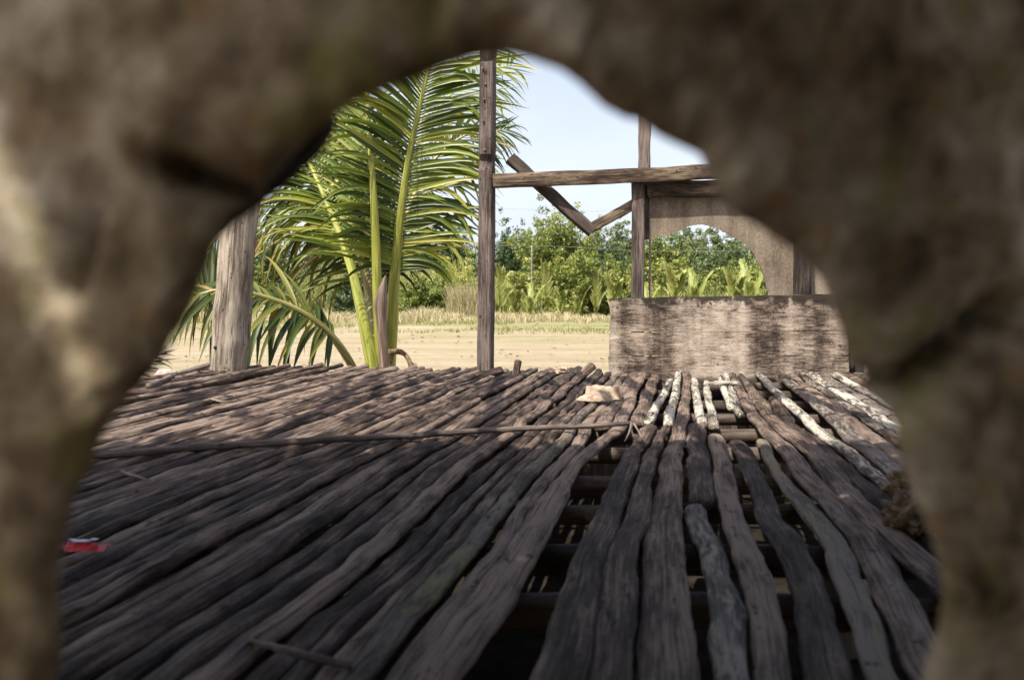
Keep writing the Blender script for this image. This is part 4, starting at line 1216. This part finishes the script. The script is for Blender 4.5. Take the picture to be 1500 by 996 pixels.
grass('reeds', 9000, (-12, -1), (44.5, 48.5), 2.3, 'reed', 8, 'tall pale green reeds behind the dry grass left of the left square post', 'reeds', 'stuff', w=.06, lean=.5, tint=.6, front=2)
grass('reeds', 9000, (-1, 22), (43.5, 47.5), 1.5, 'reed', 18, 'pale green reeds at the foot of the bushes right of the left square post', 'reeds', 'stuff', w=.06, lean=.6, tint=.45, front=2, dens=.35)
grass('green_grass', 36000, (-22, 24), (27, 41), .15, 'grass', 2, 'short thin green grass on the sand flat', 'grass', 'stuff', w=.03, lean=.9, dens=.16, tint=.6, front=5)
grass('dry_grass_clump', 1500, (0, 1), (0, 1), 1.75, 'straw', 3, 'tall pale clump of dry grass left of the left square post', 'grass clump', None, w=.04, lean=.45, tint=.55, top=(wpx(684, 42), 42, 1.0, .7))

mb = MB(); r = random.Random(77)
for k in range(700):
    y = 7.5 + 30 * r.random() ** 1.4; x = (r.uniform(-620, 250)) / F * y; q = r.uniform(.015, .05) * (1 + y * .03); a = r.uniform(0, PI); z = GZ + .035
    u = Vector((math.cos(a), math.sin(a), 0)) * q; w2 = Vector((-math.sin(a), math.cos(a), 0)) * q * r.uniform(.25, .7); c_ = Vector((x, y, z))
    mb.add([c_ - u, c_ + w2 + Vector((0, 0, q * r.uniform(.1, .6))), c_ + u + Vector((0, 0, q * r.uniform(0, .5))), c_ - w2], [(0, 1, 2, 3)])
tag(mb.build('litter', M['husk'], smooth=False), 'scattered brown leaf litter and twigs on the sand', 'litter', kind='stuff')

# utility pole and wires
pole = thing('utility_pole', 'thin pale utility pole among the nipa palms', 'pole', (wpx(779, 47), 47, GZ))
mb = MB(); xq = wpx(779, 47)
sweep(mb, [Vector((xq, 47, z)) for z in np.linspace(GZ, zpx(360, 47), 10)], circ(7), .035, .035, up=(0, 1, 0)); mb.build('shaft', M['wire'], pole)
mb = MB(); sweep(mb, [Vector((xq - .12, 47, zpx(360, 47) - .05)), Vector((xq + .12, 47, zpx(360, 47) - .05))], rrect(.1), .06, .06); mb.build('crossarm', M['wire'], pole)
def wire(pts, label):
    mb = MB(); sweep(mb, catmull(pts, 60), circ(5), .009, .009); tag(mb.build('wire', M['wire']), label, 'wire')
wire([P(300, 352, 46), P(540, 361, 46.5), P(779, 360, 47), P(960, 368, 47.5), P(1130, 366, 48), P(1400, 356, 48)], 'thin pale wire running from the utility pole across the trees')
wire([P(300, 288, 58), P(740, 306, 58), P(960, 309, 58), P(1400, 298, 58)], 'higher thin wire crossing the sky below the crossbeam')

# ------------------------------------------------------------------ light, sky, camera
EL = math.radians(57); AZ = math.radians(38)
S = Vector((-math.sin(AZ) * math.cos(EL), -math.cos(AZ) * math.cos(EL), math.sin(EL)))
sun = bpy.data.lights.new('sun', 'SUN'); sun.energy = 4.6; sun.angle = math.radians(0.5); sun.color = (1.0, 0.95, 0.86)
so = bpy.data.objects.new('sun', sun); COL.objects.link(so); so.rotation_euler = S.to_track_quat('Z', 'Y').to_euler(); so.location = (-20, -30, 40)
W = bpy.data.worlds.new('World'); SC.world = W; W.use_nodes = True
nt = W.node_tree; bg = nt.nodes['Background']
sky = nt.nodes.new('ShaderNodeTexSky'); sky.sky_type = 'NISHITA'; sky.sun_disc = False
sky.sun_elevation = EL; sky.sun_rotation = math.atan2(S.x, S.y); sky.air_density = 1.0; sky.dust_density = 3.5; sky.ozone_density = 0.6
tc = nt.nodes.new('ShaderNodeTexCoord')
sp = nt.nodes.new('ShaderNodeSeparateXYZ'); nt.links.new(tc.outputs['Generated'], sp.inputs[0])
mp = nt.nodes.new('ShaderNodeMapping'); mp.inputs['Scale'].default_value = (1.6, 1.6, 4.0); nt.links.new(tc.outputs['Generated'], mp.inputs[0])
nz = nt.nodes.new('ShaderNodeTexNoise'); nz.inputs['Scale'].default_value = 1.3; nz.inputs['Detail'].default_value = 5; nt.links.new(mp.outputs[0], nz.inputs['Vector'])
el = nt.nodes.new('ShaderNodeMapRange'); el.inputs[1].default_value = 0.55; el.inputs[2].default_value = 0.10; el.inputs[3].default_value = 0.0; el.inputs[4].default_value = 0.92
nt.links.new(sp.outputs['Z'], el.inputs[0])
nr = nt.nodes.new('ShaderNodeMapRange'); nr.inputs[1].default_value = 0.3; nr.inputs[2].default_value = 0.6; nr.inputs[3].default_value = 0.65; nr.inputs[4].default_value = 1.0
nt.links.new(nz.outputs['Fac'], nr.inputs[0])
ml = nt.nodes.new('ShaderNodeMath'); ml.operation = 'MULTIPLY'; nt.links.new(el.outputs[0], ml.inputs[0]); nt.links.new(nr.outputs[0], ml.inputs[1])
mx = nt.nodes.new('ShaderNodeMix'); mx.data_type = 'RGBA'; nt.links.new(ml.outputs[0], mx.inputs[0]); nt.links.new(sky.outputs[0], mx.inputs[6]); mx.inputs[7].default_value = (5.0, 5.3, 5.9, 1)
nt.links.new(mx.outputs[2], bg.inputs[0]); bg.inputs[1].default_value = 0.12

cam = bpy.data.cameras.new('camera'); co = bpy.data.objects.new('camera', cam); COL.objects.link(co)
co.location = (0, 0, EYE); co.rotation_euler = (PI / 2, 0, 0)
cam.sensor_width = 36; cam.lens = 36 * F / 1500; cam.shift_y = -(498 - HY) / 1500
cam.clip_start = 0.02; cam.clip_end = 5000
cam.dof.use_dof = True; cam.dof.focus_distance = 6.3; cam.dof.aperture_fstop = 4.0
SC.camera = co
SC.render.engine = 'CYCLES'
SC.cycles.use_denoising = True
SC.cycles.max_bounces = 8; SC.cycles.transparent_max_bounces = 8
vs_ = SC.view_settings
vs_.view_transform = 'Standard'; vs_.look = 'None'; vs_.exposure = 0.80; vs_.gamma = 1.0; vs_.use_curve_mapping = False
